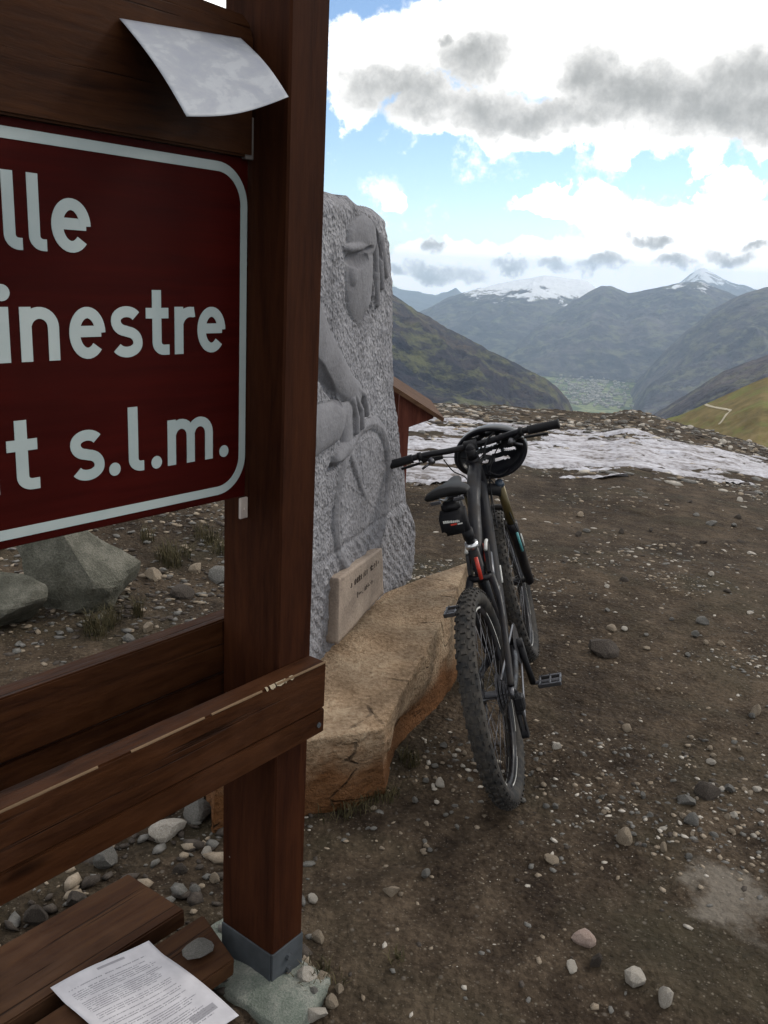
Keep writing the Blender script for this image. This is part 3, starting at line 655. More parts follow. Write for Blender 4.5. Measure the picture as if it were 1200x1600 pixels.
def panel():
    x0, x1, z0, z1 = -1.915, -.0025, 1.163, 1.803
    bm = bmesh.new(); add_box(bm, (x0, .100, z0), (x1, .104, z1), .001); bmo('sign_panel', bm, M_RED, sign)
    box('backing_board', (x0+.02, .1045, z0+.02), (x1-.004, .124, z1-.03), M_WOOD, sign)
    # white border line with rounded corners
    bm = bmesh.new(); ox0, ox1, oz0, oz1, R, w = -1.90, -.0045, 1.177, 1.790, .072, .0165
    def loop(ins):
        r = R-ins; o = []
        for cx, cz, a0 in ((ox1-R, oz1-R, 0), (ox0+R, oz1-R, 90), (ox0+R, oz0+R, 180), (ox1-R, oz0+R, 270)):
            for k in range(13): a = rad(a0+90*k/12); o.append((cx+r*math.cos(a), cz+r*math.sin(a)))
        return o
    A = [bm.verts.new((x, .0990, z)) for x, z in loop(0)]; B = [bm.verts.new((x, .0990, z)) for x, z in loop(w)]; n = len(A)
    for k in range(n): bm.faces.new((A[k], A[(k+1) % n], B[(k+1) % n], B[k]))
    fs = list(bm.faces); r = bmesh.ops.extrude_face_region(bm, geom=fs)
    for v in r['geom']:
        if isinstance(v, bmesh.types.BMVert): v.co.y = .1002
    bmo('white_border', bm, M_FILM, sign)
panel()
# lettering: round-cornered grotesque drawn as strokes, x-height 1, stroke .215
def arc(cx, cz, rx, rz, a0, a1, n=14): return [(cx+rx*math.cos(rad(a0+(a1-a0)*k/n)), cz+rz*math.sin(rad(a0+(a1-a0)*k/n))) for k in range(n+1)]
W = .215; h_ = W/2; XH = 1.0; AS = 1.37
GL = {
 'l': ([[(h_, AS), (h_, .34)] + arc(h_+.17, .27, .17, .27-h_, 180, 270, 8) + [(.34, h_)]], .36),
 'e': ([[(h_+.01, .53), (.66, .53)], arc(.375, .5, .375-h_, .5-h_, 0, 318, 30)], .75),
 'i': ([[(h_, 0), (h_, 1)]], W), 'n': ([[(h_, 0), (h_, 1)], arc(.37, .62, .37-h_, .38-h_, 165, 0, 14)+[(.74-h_, 0)]], .74),
 's': ([arc(.35, .735, .245, .17, 28, 180, 12)[:-1] + arc(.35, .72, .245, .20, 180, 262, 6) + arc(.36, .285, .245, .215, 82, 0, 8) + arc(.35, .27, .255, .175, -1, -152, 14)], .70),
 't': ([[(.26, 1.34), (.26, .34)] + arc(.43, .27, .17, .27-h_, 180, 270, 8) + [(.56, h_)], [(.0, .87), (.54, .87)]], .56),
 'r': ([[(h_, 0), (h_, 1)], arc(.40, .60, .40-h_, .40-h_, 165, 78, 8)+[(.50, 1-h_)]], .50),
 'm': ([[(h_, 0), (h_, 1)], arc(.36, .62, .36-h_, .38-h_, 165, 0, 12)+[(.72-h_, 0)], arc(.36+.505, .62, .36-h_, .38-h_, 165, 0, 12)+[(1.225-h_, 0)]], 1.225),
 'd': ([arc(.36, .5, .36-h_, .5-h_, 0, 360, 30), [(.75-h_, 0), (.75-h_, AS)]], .75),
 'o': ([arc(.375, .5, .375-h_, .5-h_, 0, 360, 30)], .75),
 'C': ([arc(.45, .70, .45-h_, .70-h_, 42, 318, 30)], .88), 'F': ([[(h_, 0), (h_, AS)], [(0, AS-h_), (.75, AS-h_)], [(0, .70), (.66, .70)]], .75), '.': ([], .25)}
def stroke(bm, pts, w, y, sc, x0, z0, closed):
    P = [np.array(p, float) for p in pts]; n = len(P); L_, R_ = [], []
    if closed: P = P[:-1]; n -= 1
    for i in range(n):
        a = P[i-1] if (closed or i > 0) else P[i]; b = P[(i+1) % n] if (closed or i < n-1) else P[i]
        d1 = P[i]-a; d2 = b-P[i]
        d1 = d1/(np.linalg.norm(d1)+1e-9) if np.linalg.norm(d1) > 1e-9 else None; d2 = d2/(np.linalg.norm(d2)+1e-9) if np.linalg.norm(d2) > 1e-9 else None
        t = d2 if d1 is None else d1 if d2 is None else (d1+d2); t = t/np.linalg.norm(t); nn = np.array([-t[1], t[0]])
        k = w/2
        if d1 is not None and d2 is not None: k = k/max(.6, float(np.dot(nn, np.array([-d1[1], d1[0]]))))
        for lst, s in ((L_, 1), (R_, -1)):
            q = P[i]+nn*k*s; lst.append(bm.verts.new((x0+q[0]*sc, y, z0+q[1]*sc)))
    for i in range(n if closed else n-1): j = (i+1) % n; bm.faces.new((L_[i], L_[j], R_[j], R_[i]))
def letter(ch, x0, zb, xh, wpx=None):
    strokes, adv = GL[ch]; bm = bmesh.new(); sx = 1.0 if wpx is None else wpx/(adv*xh); y = .0991
    for i, st in enumerate(strokes):
        closed = len(st) > 10 and abs(st[0][0]-st[-1][0]) < 1e-6 and abs(st[0][1]-st[-1][1]) < 1e-6
        stroke(bm, st, W, y-.00016*i, xh, 0, zb, closed)
    if ch in '.i':
        for cz in ([.125] if ch == '.' else [1.25]):
            rr = .138 if ch == '.' else .15
            vs = [bm.verts.new((.125*xh*(1 if ch == '.' else .86)+rr*xh*math.cos(2*math.pi*k/20), y-.0004, zb+(cz*xh)+rr*xh*math.sin(2*math.pi*k/20))) for k in range(20)]; bm.faces.new(vs)
    fs = list(bm.faces); r = bmesh.ops.extrude_face_region(bm, geom=fs)
    for v in r['geom']:
        if isinstance(v, bmesh.types.BMVert): v.co.y += .0009
    for v in bm.verts: v.co.x = v.co.x*sx+x0
    bmo('letter', bm, M_FILM, sign)
for ch, x, w in (('e', -.411, .069), ('l', -.449, .031), ('l', -.489, .031), ('e', -.569, .069), ('d', -.650, .069), ('e', -.775, .069), ('l', -.815, .031), ('l', -.855, .031), ('o', -.938, .069), ('C', -1.03, .082)):
    letter(ch, x, 1.620, .081, w)
for ch, x, w in (('e', -.125, .067), ('r', -.177, .045), ('t', -.239, .050), ('s', -.309, .061), ('e', -.388, .067), ('n', -.472, .066), ('i', -.509, .0195), ('F', -.590, .068)):
    letter(ch, x, 1.454, .083, w)
for ch, x, w in (('.', -.071, .021), ('m', -.196, .107), ('.', -.232, .021), ('l', -.281, .034), ('.', -.321, .021), ('s', -.395, .063), ('t', -.506, .054), ('m', -.628, .107)):
    letter(ch, x, 1.252, .084, w)
def brackets():
    b = box('bracket', (-.020, .088, 1.80), (.0, .0995, 1.872), M_BRACK2, sign, .001)
    bm = bmesh.new(); add_box(bm, (-.022, .092, 1.118), (-.001, .0985, 1.1615), .0015); add_tube(bm, [(-.011, .0918, 1.137), (-.011, .0895, 1.137)], .0035, 8); bmo('bracket', bm, M_BRACK, sign)
    bm = bmesh.new(); add_tube(bm, [(.075, -.0535, .672), (.075, -.0505, .672)], .006, 10); bmo('screw', bm, M_STEEL, sign)
brackets()
def footing():
    c8 = [[(-.12, -.17, -.2), (-.08, -.13, .025)], [(-.12, .30, -.2), (-.08, .26, .0)], [(.15, -.15, -.2), (.11, -.10, .025)], [(.17, .30, -.2), (.12, .27, .02)]]
    o = warped_box('footing', c8, 26, 30, 14, lambda V: .018*facet_noise(V, 11, 21), M_CONC, rnd=.25, parent=sign)
footing()
# ------------------------------------------------------------------ PAPERS
def paper(name, fn, mat, nu=28, nv=28):
    u, v = np.meshgrid(np.linspace(0, 1, nu), np.linspace(0, 1, nv), indexing='ij'); P = fn(u, v)
    me = mesh(name, P.reshape(-1, 3), gridf(nu, nv), mat, True); uv = me.uv_layers.new(name='UVMap')
    li = np.zeros(len(me.loops), np.int32); me.loops.foreach_get('vertex_index', li); U = np.stack([u.ravel(), v.ravel()], -1)[li]; uv.data.foreach_set('uv', U.astype(np.float32).ravel())
    o = obj(name, me); s = o.modifiers.new('thickness', 'SOLIDIFY'); s.thickness = .0006; s.offset = 0; return o
def paper_mats():
    m = Mat('blank_faded_paper', .5, .4); v = m.tc.outputs['UV']; n = m.noise(v, 3.2, 5, .6, .6); n2 = m.noise(v, 9, 4, .6)
    f = m.math('ADD', m.math('MULTIPLY', n, .75), m.math('MULTIPLY', n2, .25)); c = m.ramp(f, [(.40, (.24, .255, .30)), (.50, (.27, .285, .32)), (.54, (.31, .325, .36)), (.65, (.34, .355, .39))])
    m.col(c); A = m.m
    m = Mat('printed_paper', .6, .3); sp = m.N.new('ShaderNodeSeparateXYZ'); m.L.new(m.tc.outputs['UV'], sp.inputs[0]); U, V = sp.outputs[0], sp.outputs[1]
    rows = 52.0; vr = m.math('MULTIPLY', V, rows); fr = m.math('FRACT', vr); row = m.math('FLOOR', vr)
    on = m.math('MULTIPLY', m.math('GREATER_THAN', fr, .38), m.math('LESS_THAN', fr, .80))
    cx = m.N.new('ShaderNodeCombineXYZ'); m.L.new(m.math('MULTIPLY', U, 42.), cx.inputs[0]); m.L.new(m.math('MULTIPLY', row, 7.31), cx.inputs[1])
    words = m.ramp(m.noise(cx.outputs[0], 1.3, 1, .5), [(.38, 0.), (.42, 1.)]); cx2 = m.N.new('ShaderNodeCombineXYZ'); m.L.new(m.math('MULTIPLY', U, 260.), cx2.inputs[0]); m.L.new(m.math('MULTIPLY', vr, 2.2), cx2.inputs[1])
    gl = m.ramp(m.noise(cx2.outputs[0], 1., 1, .5), [(.40, .25), (.6, 1.)])
    cr = m.N.new('ShaderNodeCombineXYZ'); m.L.new(m.math('MULTIPLY', row, 3.17), cr.inputs[1]); rl = m.math('ADD', m.math('MULTIPLY', m.noise(cr.outputs[0], 1.0, 1), .55), .55)   # line length
    mg = m.math('MULTIPLY', m.math('GREATER_THAN', U, .09), m.math('LESS_THAN', U, rl)); mv = m.math('MULTIPLY', m.math('GREATER_THAN', V, .10), m.math('LESS_THAN', V, .90))
    gap = m.math('GREATER_THAN', m.noise(cr.outputs[0], .43, 0), .40)
    ink = m.math('MULTIPLY', m.math('MULTIPLY', on, words), m.math('MULTIPLY', m.math('MULTIPLY', mg, mv), m.math('MULTIPLY', gl, gap)))
    hd = m.math('MULTIPLY', m.math('MULTIPLY', m.math('GREATER_THAN', V, .035), m.math('LESS_THAN', V, .055)), m.math('MULTIPLY', m.math('GREATER_THAN', U, .42), m.math('LESS_THAN', U, .70)))
    bxx = m.math('MULTIPLY', m.math('MULTIPLY', m.math('GREATER_THAN', V, .80), m.math('LESS_THAN', V, .86)), m.math('MULTIPLY', m.math('GREATER_THAN', U, .66), m.math('LESS_THAN', U, .92)))
    ink = m.math('MAXIMUM', ink, m.math('MULTIPLY', m.math('MAXIMUM', hd, bxx), .6))
    n = m.noise(m.tc.outputs['UV'], 5, 4); base = m.ramp(n, [(.35, (.40, .39, .42)), (.65, (.49, .48, .51))]); m.col(m.mix(m.math('MULTIPLY', ink, .9), base, (.07, .07, .085))); return A, m.m
M_PAP1, M_PAP2 = paper_mats()
def S2W(x, y, z):    # sign-frame to world
    c, s = math.cos(SG), math.sin(SG); return np.stack([C0[0]+c*x-s*y, C0[1]+s*x+c*y, z+0*x], -1)
def p1(u, v):        # u along the top edge, v downwards; free lower edge lifts towards the viewer
    tl, tr, bl, br = [np.array(q) for q in ((-.289, .0835, 1.969), (-.039, .0835, 1.994), (-.292, -.075, 1.821), (-.075, -.070, 1.884))]
    P = (tl*(1-u)[..., None]+tr*u[..., None])*(1-v)[..., None]+(bl*(1-u)[..., None]+br*u[..., None])*v[..., None]
    P[..., 1] += -.006*np.sin(np.pi*v)+.004*np.sin(np.pi*u)*v; P[..., 2] += -.010*np.sin(np.pi*u)*v + .003*np.sin(np.pi*v)
    return S2W(P[..., 0], P[..., 1], P[..., 2])
pp = paper('paper_sheet', p1, M_PAP1); tag(pp, 'faded pale grey sheet curling outward from the top board of the sign', 'paper')
def p2(u, v):
    a = np.array((-.405, .285)); b = np.array((-.183, .245)); c_ = np.array((-.19, -.06)); d_ = np.array((-.41, -.03))
    x = (a[0]*(1-u)+b[0]*u)*(1-v)+(d_[0]*(1-u)+c_[0]*u)*v; y = (a[1]*(1-u)+b[1]*u)*(1-v)+(d_[1]*(1-u)+c_[1]*u)*v
    z = .114+.010*np.sin(np.pi*v*1.0)+.004*np.sin(u*5+v*3) + .012*np.clip(1-v*6, 0, 1)
    return S2W(x+.012, y-.022, z)
pp = paper('paper_sheet', p2, M_PAP2); tag(pp, 'white sheet printed with small dark text lying on the planks below the rail', 'paper')
# ------------------------------------------------------------------ PLANKS below
def plank(label, x0, x1, y0, y1, z0, z1, yaw=0., tilt=0., slant=0.):
    w = x1-x0; d = y1-y0; bm = bmesh.new(); add_box(bm, (-w/2, -d/2, -(z1-z0)/2), (w/2, d/2, (z1-z0)/2))
    bmesh.ops.subdivide_edges(bm, edges=[e for e in bm.edges if abs((e.verts[0].co-e.verts[1].co).x) > .4], cuts=10)
    for v in bm.verts:
        v.co.z += .004*math.sin(v.co.x*3)
        if v.co.x > w/2-.01 : v.co.x += slant*v.co.y
    es = [e for e in bm.edges if e.is_manifold and e.calc_face_angle(0) > .8]; bmesh.ops.bevel(bm, geom=es, offset=.004, segments=2, affect='EDGES')
    o = bmo('wooden_plank', bm, M_PLANK); c, s = math.cos(SG), math.sin(SG); xm, ym = (x0+x1)/2, (y0+y1)/2
    o.location = (C0[0]+c*xm-s*ym, C0[1]+s*xm+c*ym, (z0+z1)/2); o.rotation_euler = (tilt, 0, SG+yaw); tag(o, label, 'plank'); return o
plank('broad brown plank lying behind the sheet of printed paper', -1.75, -.04, .265, .49, .055, .10, -.015, rad(-4))
plank('narrower brown plank under the printed paper, its end beside the post', -1.7, -.045, .075, .235, .06, .105, -.03, rad(2), slant=.25)
plank('dark plank nearest the viewer, half under the printed paper', -1.7, -.22, -.10, .05, .05, .095, .02)
# ------------------------------------------------------------------ LECTERN behind the memorial
def lectern():
    gx, gy = .115, 6.35; g0 = float(gz(gx, gy)); r = empty('information_lectern', (gx, gy, g0), (0, 0, rad(4))); tag(r, 'small reddish wooden lectern with a sloping top behind the memorial slab', 'lectern')
    box('post', (-.055, -.04, -.1), (.03, .04, .66), M_PL, r, .003); box('post', (-.055, .62, -.1), (.03, .70, .66), M_PL, r, .003)
    bm = bmesh.new(); P = [(-.25, .985), (.27, .685), (.262, .660), (-.262, .955)]
    for y0, y1 in ((-.12, .78),):
        a = [bm.verts.new((x, y0, z)) for x, z in P]; b = [bm.verts.new((x, y1, z)) for x, z in P]
        bm.faces.new(a); bm.faces.new(b[::-1])
        for k in range(4): bm.faces.new((a[k], b[k], b[(k+1) % 4], a[(k+1) % 4]))
    bmo('sloping_top', bm, M_PLT, r)
    for y in (-.045, .615):
        bm = bmesh.new(); P = [(-.05, .60), (.03, .60), (.20, .67), (.20, .685), (-.05, .835)]
        a = [bm.verts.new((x, y, z)) for x, z in P]; b = [bm.verts.new((x, y+.09, z)) for x, z in P]; n = len(P)
        bm.faces.new(a); bm.faces.new(b[::-1])
        for k in range(n): bm.faces.new((a[k], b[k], b[(k+1) % n], a[(k+1) % n]))
        bmo('bracket', bm, M_PL, r)
M_PL = wood_z('red_brown_post_wood', (.055, .016, .012), (.13, .045, .03)); M_PLT = wood('tan_board_wood', (.045, .022, .013), (.105, .058, .034), .7)
lectern()

# ------------------------------------------------------------------ BICYCLE
def rub(): 
    m = Mat('dusty_tyre_rubber', .85, .25); n = m.noise(m.co('Object'), 9, 6, .65); n2 = m.noise(m.co('Object'), 60, 3); f = m.math('ADD', m.math('MULTIPLY', n, .6), m.math('MULTIPLY', n2, .4))
    m.col(m.ramp(f, [(.42, (.014, .014, .015)), (.6, (.050, .044, .038))])); return m.m
M_TYRE = rub(); 
def dusty():
    m = Mat('dusty_black_paint', .42, .25); n = m.noise(m.co('Object'), 13, 7, .7); d = m.ramp(n, [(.5, 0.), (.74, .38)])
    m.col(m.mix(d, (.007, .007, .010), (.085, .068, .050))); m.rough(m.ramp(n, [(.4, .3), (.65, .75)])); return m.m
M_BLK = dusty(); M_MATT = simple('matt_black_plastic', (.008, .008, .010), .6, .22)
M_ALU = simple('brushed_alloy', (.55, .56, .58), .3, .5, .9, .1); M_WHT = simple('white_frame_decal', (.50, .50, .48), .4); M_REDP = simple('red_frame_decal', (.42, .035, .02), .4)
M_GOLD = simple('bronze_stanchion', (.085, .065, .025), .4, .4, .3, .15); M_TEAL = simple('teal_stripe', (.10, .34, .36), .4); M_DKM = simple('dark_steel', (.10, .10, .11), .35, .5, .8)
M_SAD = simple('saddle_cover', (.009, .009, .010), .6, .2); M_CLOTH = simple('bag_fabric', (.008, .008, .010), .8, .2); M_BLUE = simple('smoky_cap', (.03, .045, .07), .3)
BX, BY, BYAW, BLEAN = .480, 2.56, .1938, .3176
fx = Vector((math.sin(BYAW), math.cos(BYAW), 0)); lf = Vector((-math.cos(BYAW), math.sin(BYAW), 0)); zz = Vector((0, 0, 1))
ly = lf*math.cos(BLEAN) - zz*math.sin(BLEAN); lz = lf*math.sin(BLEAN) + zz*math.cos(BLEAN)
BM = Matrix(((fx.x, ly.x, lz.x, BX), (fx.y, ly.y, lz.y, BY), (fx.z, ly.z, lz.z, float(gz(BX, BY))+.004), (0, 0, 0, 1)))
bike = empty('mountain_bike'); bike.matrix_world = BM; tag(bike, 'black full suspension mountain bike leaning against the beige boulder', 'bicycle')
ST_ANG = .03
def steerm():
    o = Vector((.87, 0, .84)); return Matrix.Translation(o) @ Matrix.Rotation(ST_ANG, 4, Vector((-.375, 0, .927))) @ Matrix.Translation(-o)
SM = steerm()
def sp(p): return SM @ Vector(p)
def wheel(cx, cz, front):
    T = (SM if front else Matrix.Identity(4)) @ Matrix.Translation((cx, 0, cz))
    w = bpy.data.objects.new('wheel', None); link(w, bike); w.matrix_local = T
    R, r = .317, .030
    bm = bmesh.new(); nu, nv = 96, 14; ring = []
    for i in range(nu):
        a = 2*math.pi*i/nu
        ring.append([bm.verts.new(((R+r*.95*math.cos(2*math.pi*j/nv))*math.cos(a), r*math.sin(2*math.pi*j/nv), (R+r*.95*math.cos(2*math.pi*j/nv))*math.sin(a))) for j in range(nv)])
    for i in range(nu):
        for j in range(nv): bm.faces.new((ring[i][j], ring[(i+1) % nu][j], ring[(i+1) % nu][(j+1) % nv], ring[i][(j+1) % nv]))
    for f in bm.faces: f.smooth = True
    K = 62
    for i in range(K):
        for tb, off, wd, ln in ((0, 0, .011, .013), (32, .5, .009, .012), (-32, .5, .009, .012), (60, 0, .007, .014), (-60, 0, .007, .014)):
            if tb == 0 and i % 2: lens = (.009, .016)
            else: lens = (ln, wd)
            a = 2*math.pi*(i+off)/K; th = rad(tb)
            m = Matrix.Rotation(-a, 4, 'Y') @ Matrix.Translation((R, 0, 0)) @ Matrix.Rotation(th, 4, 'Z') @ Matrix.Translation((r*.95+.0015, 0, 0))
            bmesh.ops.create_cube(bm, size=1, matrix=m @ Matrix.Diagonal((.0075, lens[1], lens[0], 1)))
    bmo('tyre', bm, M_TYRE, w)
    bm = bmesh.new(); prof = [(.292, -.013), (.300, -.014), (.300, -.011), (.286, -.009), (.274, -.004), (.272, 0), (.274, .004), (.286, .009), (.300, .011), (.300, .014), (.292, .013), (.284, 0)]; rg = []
    for i in range(72):
        a = 2*math.pi*i/72; rg.append([bm.verts.new((q*math.cos(a), y, q*math.sin(a))) for q, y in prof])
    for i in range(72):
        for j in range(len(prof)): bm.faces.new((rg[i][j], rg[(i+1) % 72][j], rg[(i+1) % 72][(j+1) % len(prof)], rg[i][(j+1) % len(prof)]))
    bmo('rim', bm, M_BLK, w, True)
    bm = bmesh.new(); rr = random.Random(2)        # pale decal arcs on the rim sides
    for s in (-1, 1):
        for a0 in range(0, 360, 60):
            n = 9; pv = None
            for k in range(n):
                a = rad(a0+8+40*k/(n-1)); q = [bm.verts.new((x*math.cos(a), s*(.0125+(x-.277)*0+.0021), x*math.sin(a))) for x in (.279, .2845)]
                if pv: bm.faces.new((pv[0], pv[1], q[1], q[0]))
                pv = q
    bmo('rim_decal', bm, M_WHT, w)['kind'] = 'stuff'
    for k in range(32):
        a = 2*math.pi*k/32; s = 1 if k % 2 else -1; b = a+(.55 if (k//2) % 2 else -.55)
        q = tube('spoke', [(.021*math.cos(b), s*.026, .021*math.sin(b)), (.274*math.cos(a), 0, .274*math.sin(a))], .0011, M_DKM, w, 4)
    bm = bmesh.new(); add_tube(bm, [(0, -.055, 0), (0, -.032, 0), (0, -.030, 0), (0, -.022, 0), (0, -.02, 0), (0, .02, 0), (0, .022, 0), (0, .03, 0), (0, .032, 0), (0, .055, 0)], [.010, .010, .024, .024, .014, .014, .024, .024, .010, .010], 16)
    bmo('hub', bm, M_DKM if not front else M_BLK, w, False)
    bm = bmesh.new(); R1, R2 = (.08, .066); y = .036; V1 = []; V2 = []
    for k in range(48):
        a = 2*math.pi*k/48; q = R1*(1+.03*math.sin(k*math.pi/2)); V1.append(bm.verts.new((q*math.cos(a), y, q*math.sin(a)))); V2.append(bm.verts.new((R2*math.cos(a), y, R2*math.sin(a))))
    for k in range(48): bm.faces.new((V1[k], V1[(k+1) % 48], V2[(k+1) % 48], V2[k]))
    for k in range(6):
        a = k*math.pi/3; c, s = math.cos(a), math.sin(a); c2, s2 = math.cos(a+.5), math.sin(a+.5)
        q = [bm.verts.new(p) for p in ((.022*c-.005*s, y, .022*s+.005*c), (.022*c+.005*s, y, .022*s-.005*c), (.067*c2+.004*s2, y, .067*s2-.004*c2), (.067*c2-.004*s2, y, .067*s2+.004*c2))]; bm.faces.new(q)
    o = bmo('brake_disc', bm, M_ALU, w); md_ = o.modifiers.new('thickness', 'SOLIDIFY'); md_.thickness = .002
    return w
wr = wheel(0, .345, False); wf = wheel(1.12, .345, True)
wf['label'] = 'front wheel, partly behind the frame'; wr['label'] = 'rear wheel nearest the viewer with dusty knobbly tyre'
# frame
BBp = Vector((.43, 0, .335)); SC = Vector((.325, 0, .715)); HTt = Vector((.800, 0, .970)); HTb = Vector((.845, 0, .858))
def frame():
    bm = bmesh.new()
    add_tube(bm, [BBp, SC+Vector((-.012, 0, .045))], [.022, .019], 14)
    add_tube(bm, bez([(.337, 0, .665), (.45, 0, .77), (.62, 0, .875), HTt+Vector((.0, 0, -.03))], 6), [.022]*6+[.024]*6+[.027]*7, 14)
    add_tube(bm, bez([BBp+Vector((.01, 0, .01)), (.55, 0, .45), (.72, 0, .68), HTb+Vector((-.005, 0, .02))], 6), [.030]*19, 14, sx=.85)
    add_tube(bm, [HTt+Vector((-.003, 0, .006)), HTt, HTb, HTb+Vector((.003, 0, -.006))], [.027, .026, .028, .029], 18)
    add_tube(bm, [BBp+Vector((0, -.040, 0)), BBp+Vector((0, .040, 0))], .026, 16)
    bmo('frame', bm, M_BLK, bike, True)
    # light edge line and coloured marks on the frame
    tube('decal', [SC+Vector((-.026, -.006, -.075)), SC+Vector((-.030, -.006, .005))], .007, M_REDP, bike, 8)
    tube('seat_clamp', [SC+Vector((-.0115, 0, .040)), SC+Vector((-.016, 0, .057))], .0235, M_ALU, bike, 16)
    bm = bmesh.new(); add_tube(bm, bez([(.60, -.026, .518), (.64, -.0265, .575)], 4), .004, 6); bmo('decal', bm, M_WHT, bike, True)
frame()
def rear():
    for s in (-1, 1):
        tube('seatstay', bez([(.335, s*.036, .640), (.25, s*.058, .565), (.12, s*.064, .455), (.012, s*.066, .362)], 6), [.013]*6+[.011]*13, M_BLK, bike, 10)
        tube('chainstay', bez([(.40, s*.034, .330), (.28, s*.052, .335), (.12, s*.066, .342), (0, s*.068, .345)], 6), [.015]*7+[.0125]*12, M_BLK, bike, 10)
        tube('dropout', [(-.004, s*.060, .345), (-.004, s*.074, .345)], .019, M_DKM, bike, 12)
        tube('decal', bez([(.30, s*.0585, .603), (.25, s*.0665, .56)], 4), .003, M_ALU, bike, 6)
        bm = bmesh.new(); P = [(.337, .628), (.322, .655), (.362, .715), (.425, .735), (.44, .715), (.39, .665)]
        a = [bm.verts.new((x, s*.028, z)) for x, z in P]; b = [bm.verts.new((x, s*.040, z)) for x, z in P]; bm.faces.new(a); bm.faces.new(b[::-1]); n = len(P)
        for k in range(n): bm.faces.new((a[k], b[k], b[(k+1) % n], a[(k+1) % n]))
        bmo('rocker_link', bm, M_BLK, bike); tube('link_edge', [(.362, s*.0345, .722), (.40, s*.0345, .7375), (.428, s*.0345, .738)], .0065, M_WHT, bike, 8)
    tube('stay_bridge', [(.325, -.04, .635), (.325, .04, .635)], .012, M_BLK, bike, 10)
    tube('rear_shock', [(.425, 0, .725), (.47, 0, .665), (.475, 0, .66), (.525, 0, .595)], [.019, .019, .012, .012], M_DKM, bike, 14); tube('shock_can', [(.418, .0, .722), (.458, 0, .672)], .024, M_REDP, bike, 14)
    tube('seatpost', [(.313, 0, .76), (.245, 0, .975)], .0155, M_MATT, bike, 14)
    tube('seatpost_collar', [(.303, 0, .79), (.292, 0, .825)], .020, M_MATT, bike, 14)
rear()
def saddle():
    prof = [(-.015, .070, .000), (.0, .074, .003), (.03, .074, .004), (.07, .064, .001), (.12, .040, -.004), (.17, .026, -.006), (.22, .021, -.008), (.25, .016, -.014), (.262, .008, -.022)]
    bm = bmesh.new(); rings = []; nz = 14
    for x, w, dz in prof:
        rg = []
        for k in range(nz):
            a = 2*math.pi*k/nz; yy = w*math.cos(a); zz_ = (.012*math.sin(a) if math.sin(a) > 0 else .020*math.sin(a)*(.6+.4*abs(math.cos(a)))) - .012*(yy/.074)**2
            rg.append(bm.verts.new((x+.10, yy, 1.005+dz+zz_)))
        rings.append(rg)
    for a, b in zip(rings, rings[1:]):
        for k in range(nz): bm.faces.new((a[k], a[(k+1) % nz], b[(k+1) % nz], b[k]))
    bm.faces.new(rings[0][::-1]); bm.faces.new(rings[-1]); o = bmo('saddle', bm, M_SAD, bike, True)
    for s in (-1, 1):
        r = bmesh.new(); add_tube(r, bez([(.125, s*.040, .985), (.16, s*.024, .966), (.24, s*.022, .962), (.30, s*.016, .975), (.335, s*.008, .988)], 5), .0037, 8); q = bmo('saddle_rail', r, M_ALU, o, True)
    c = bmesh.new(); add_box(c, (.215, -.028, .950), (.262, .028, .974), .006); bmo('seatpost_clamp', c, M_DKM, bike)
    for y0 in (-.055, .02):
        g = bmesh.new(); add_box(g, (.083, y0, .972), (.0875, y0+.035, .984), .002); bmo('saddle_guard', g, M_DKM, o)
saddle()
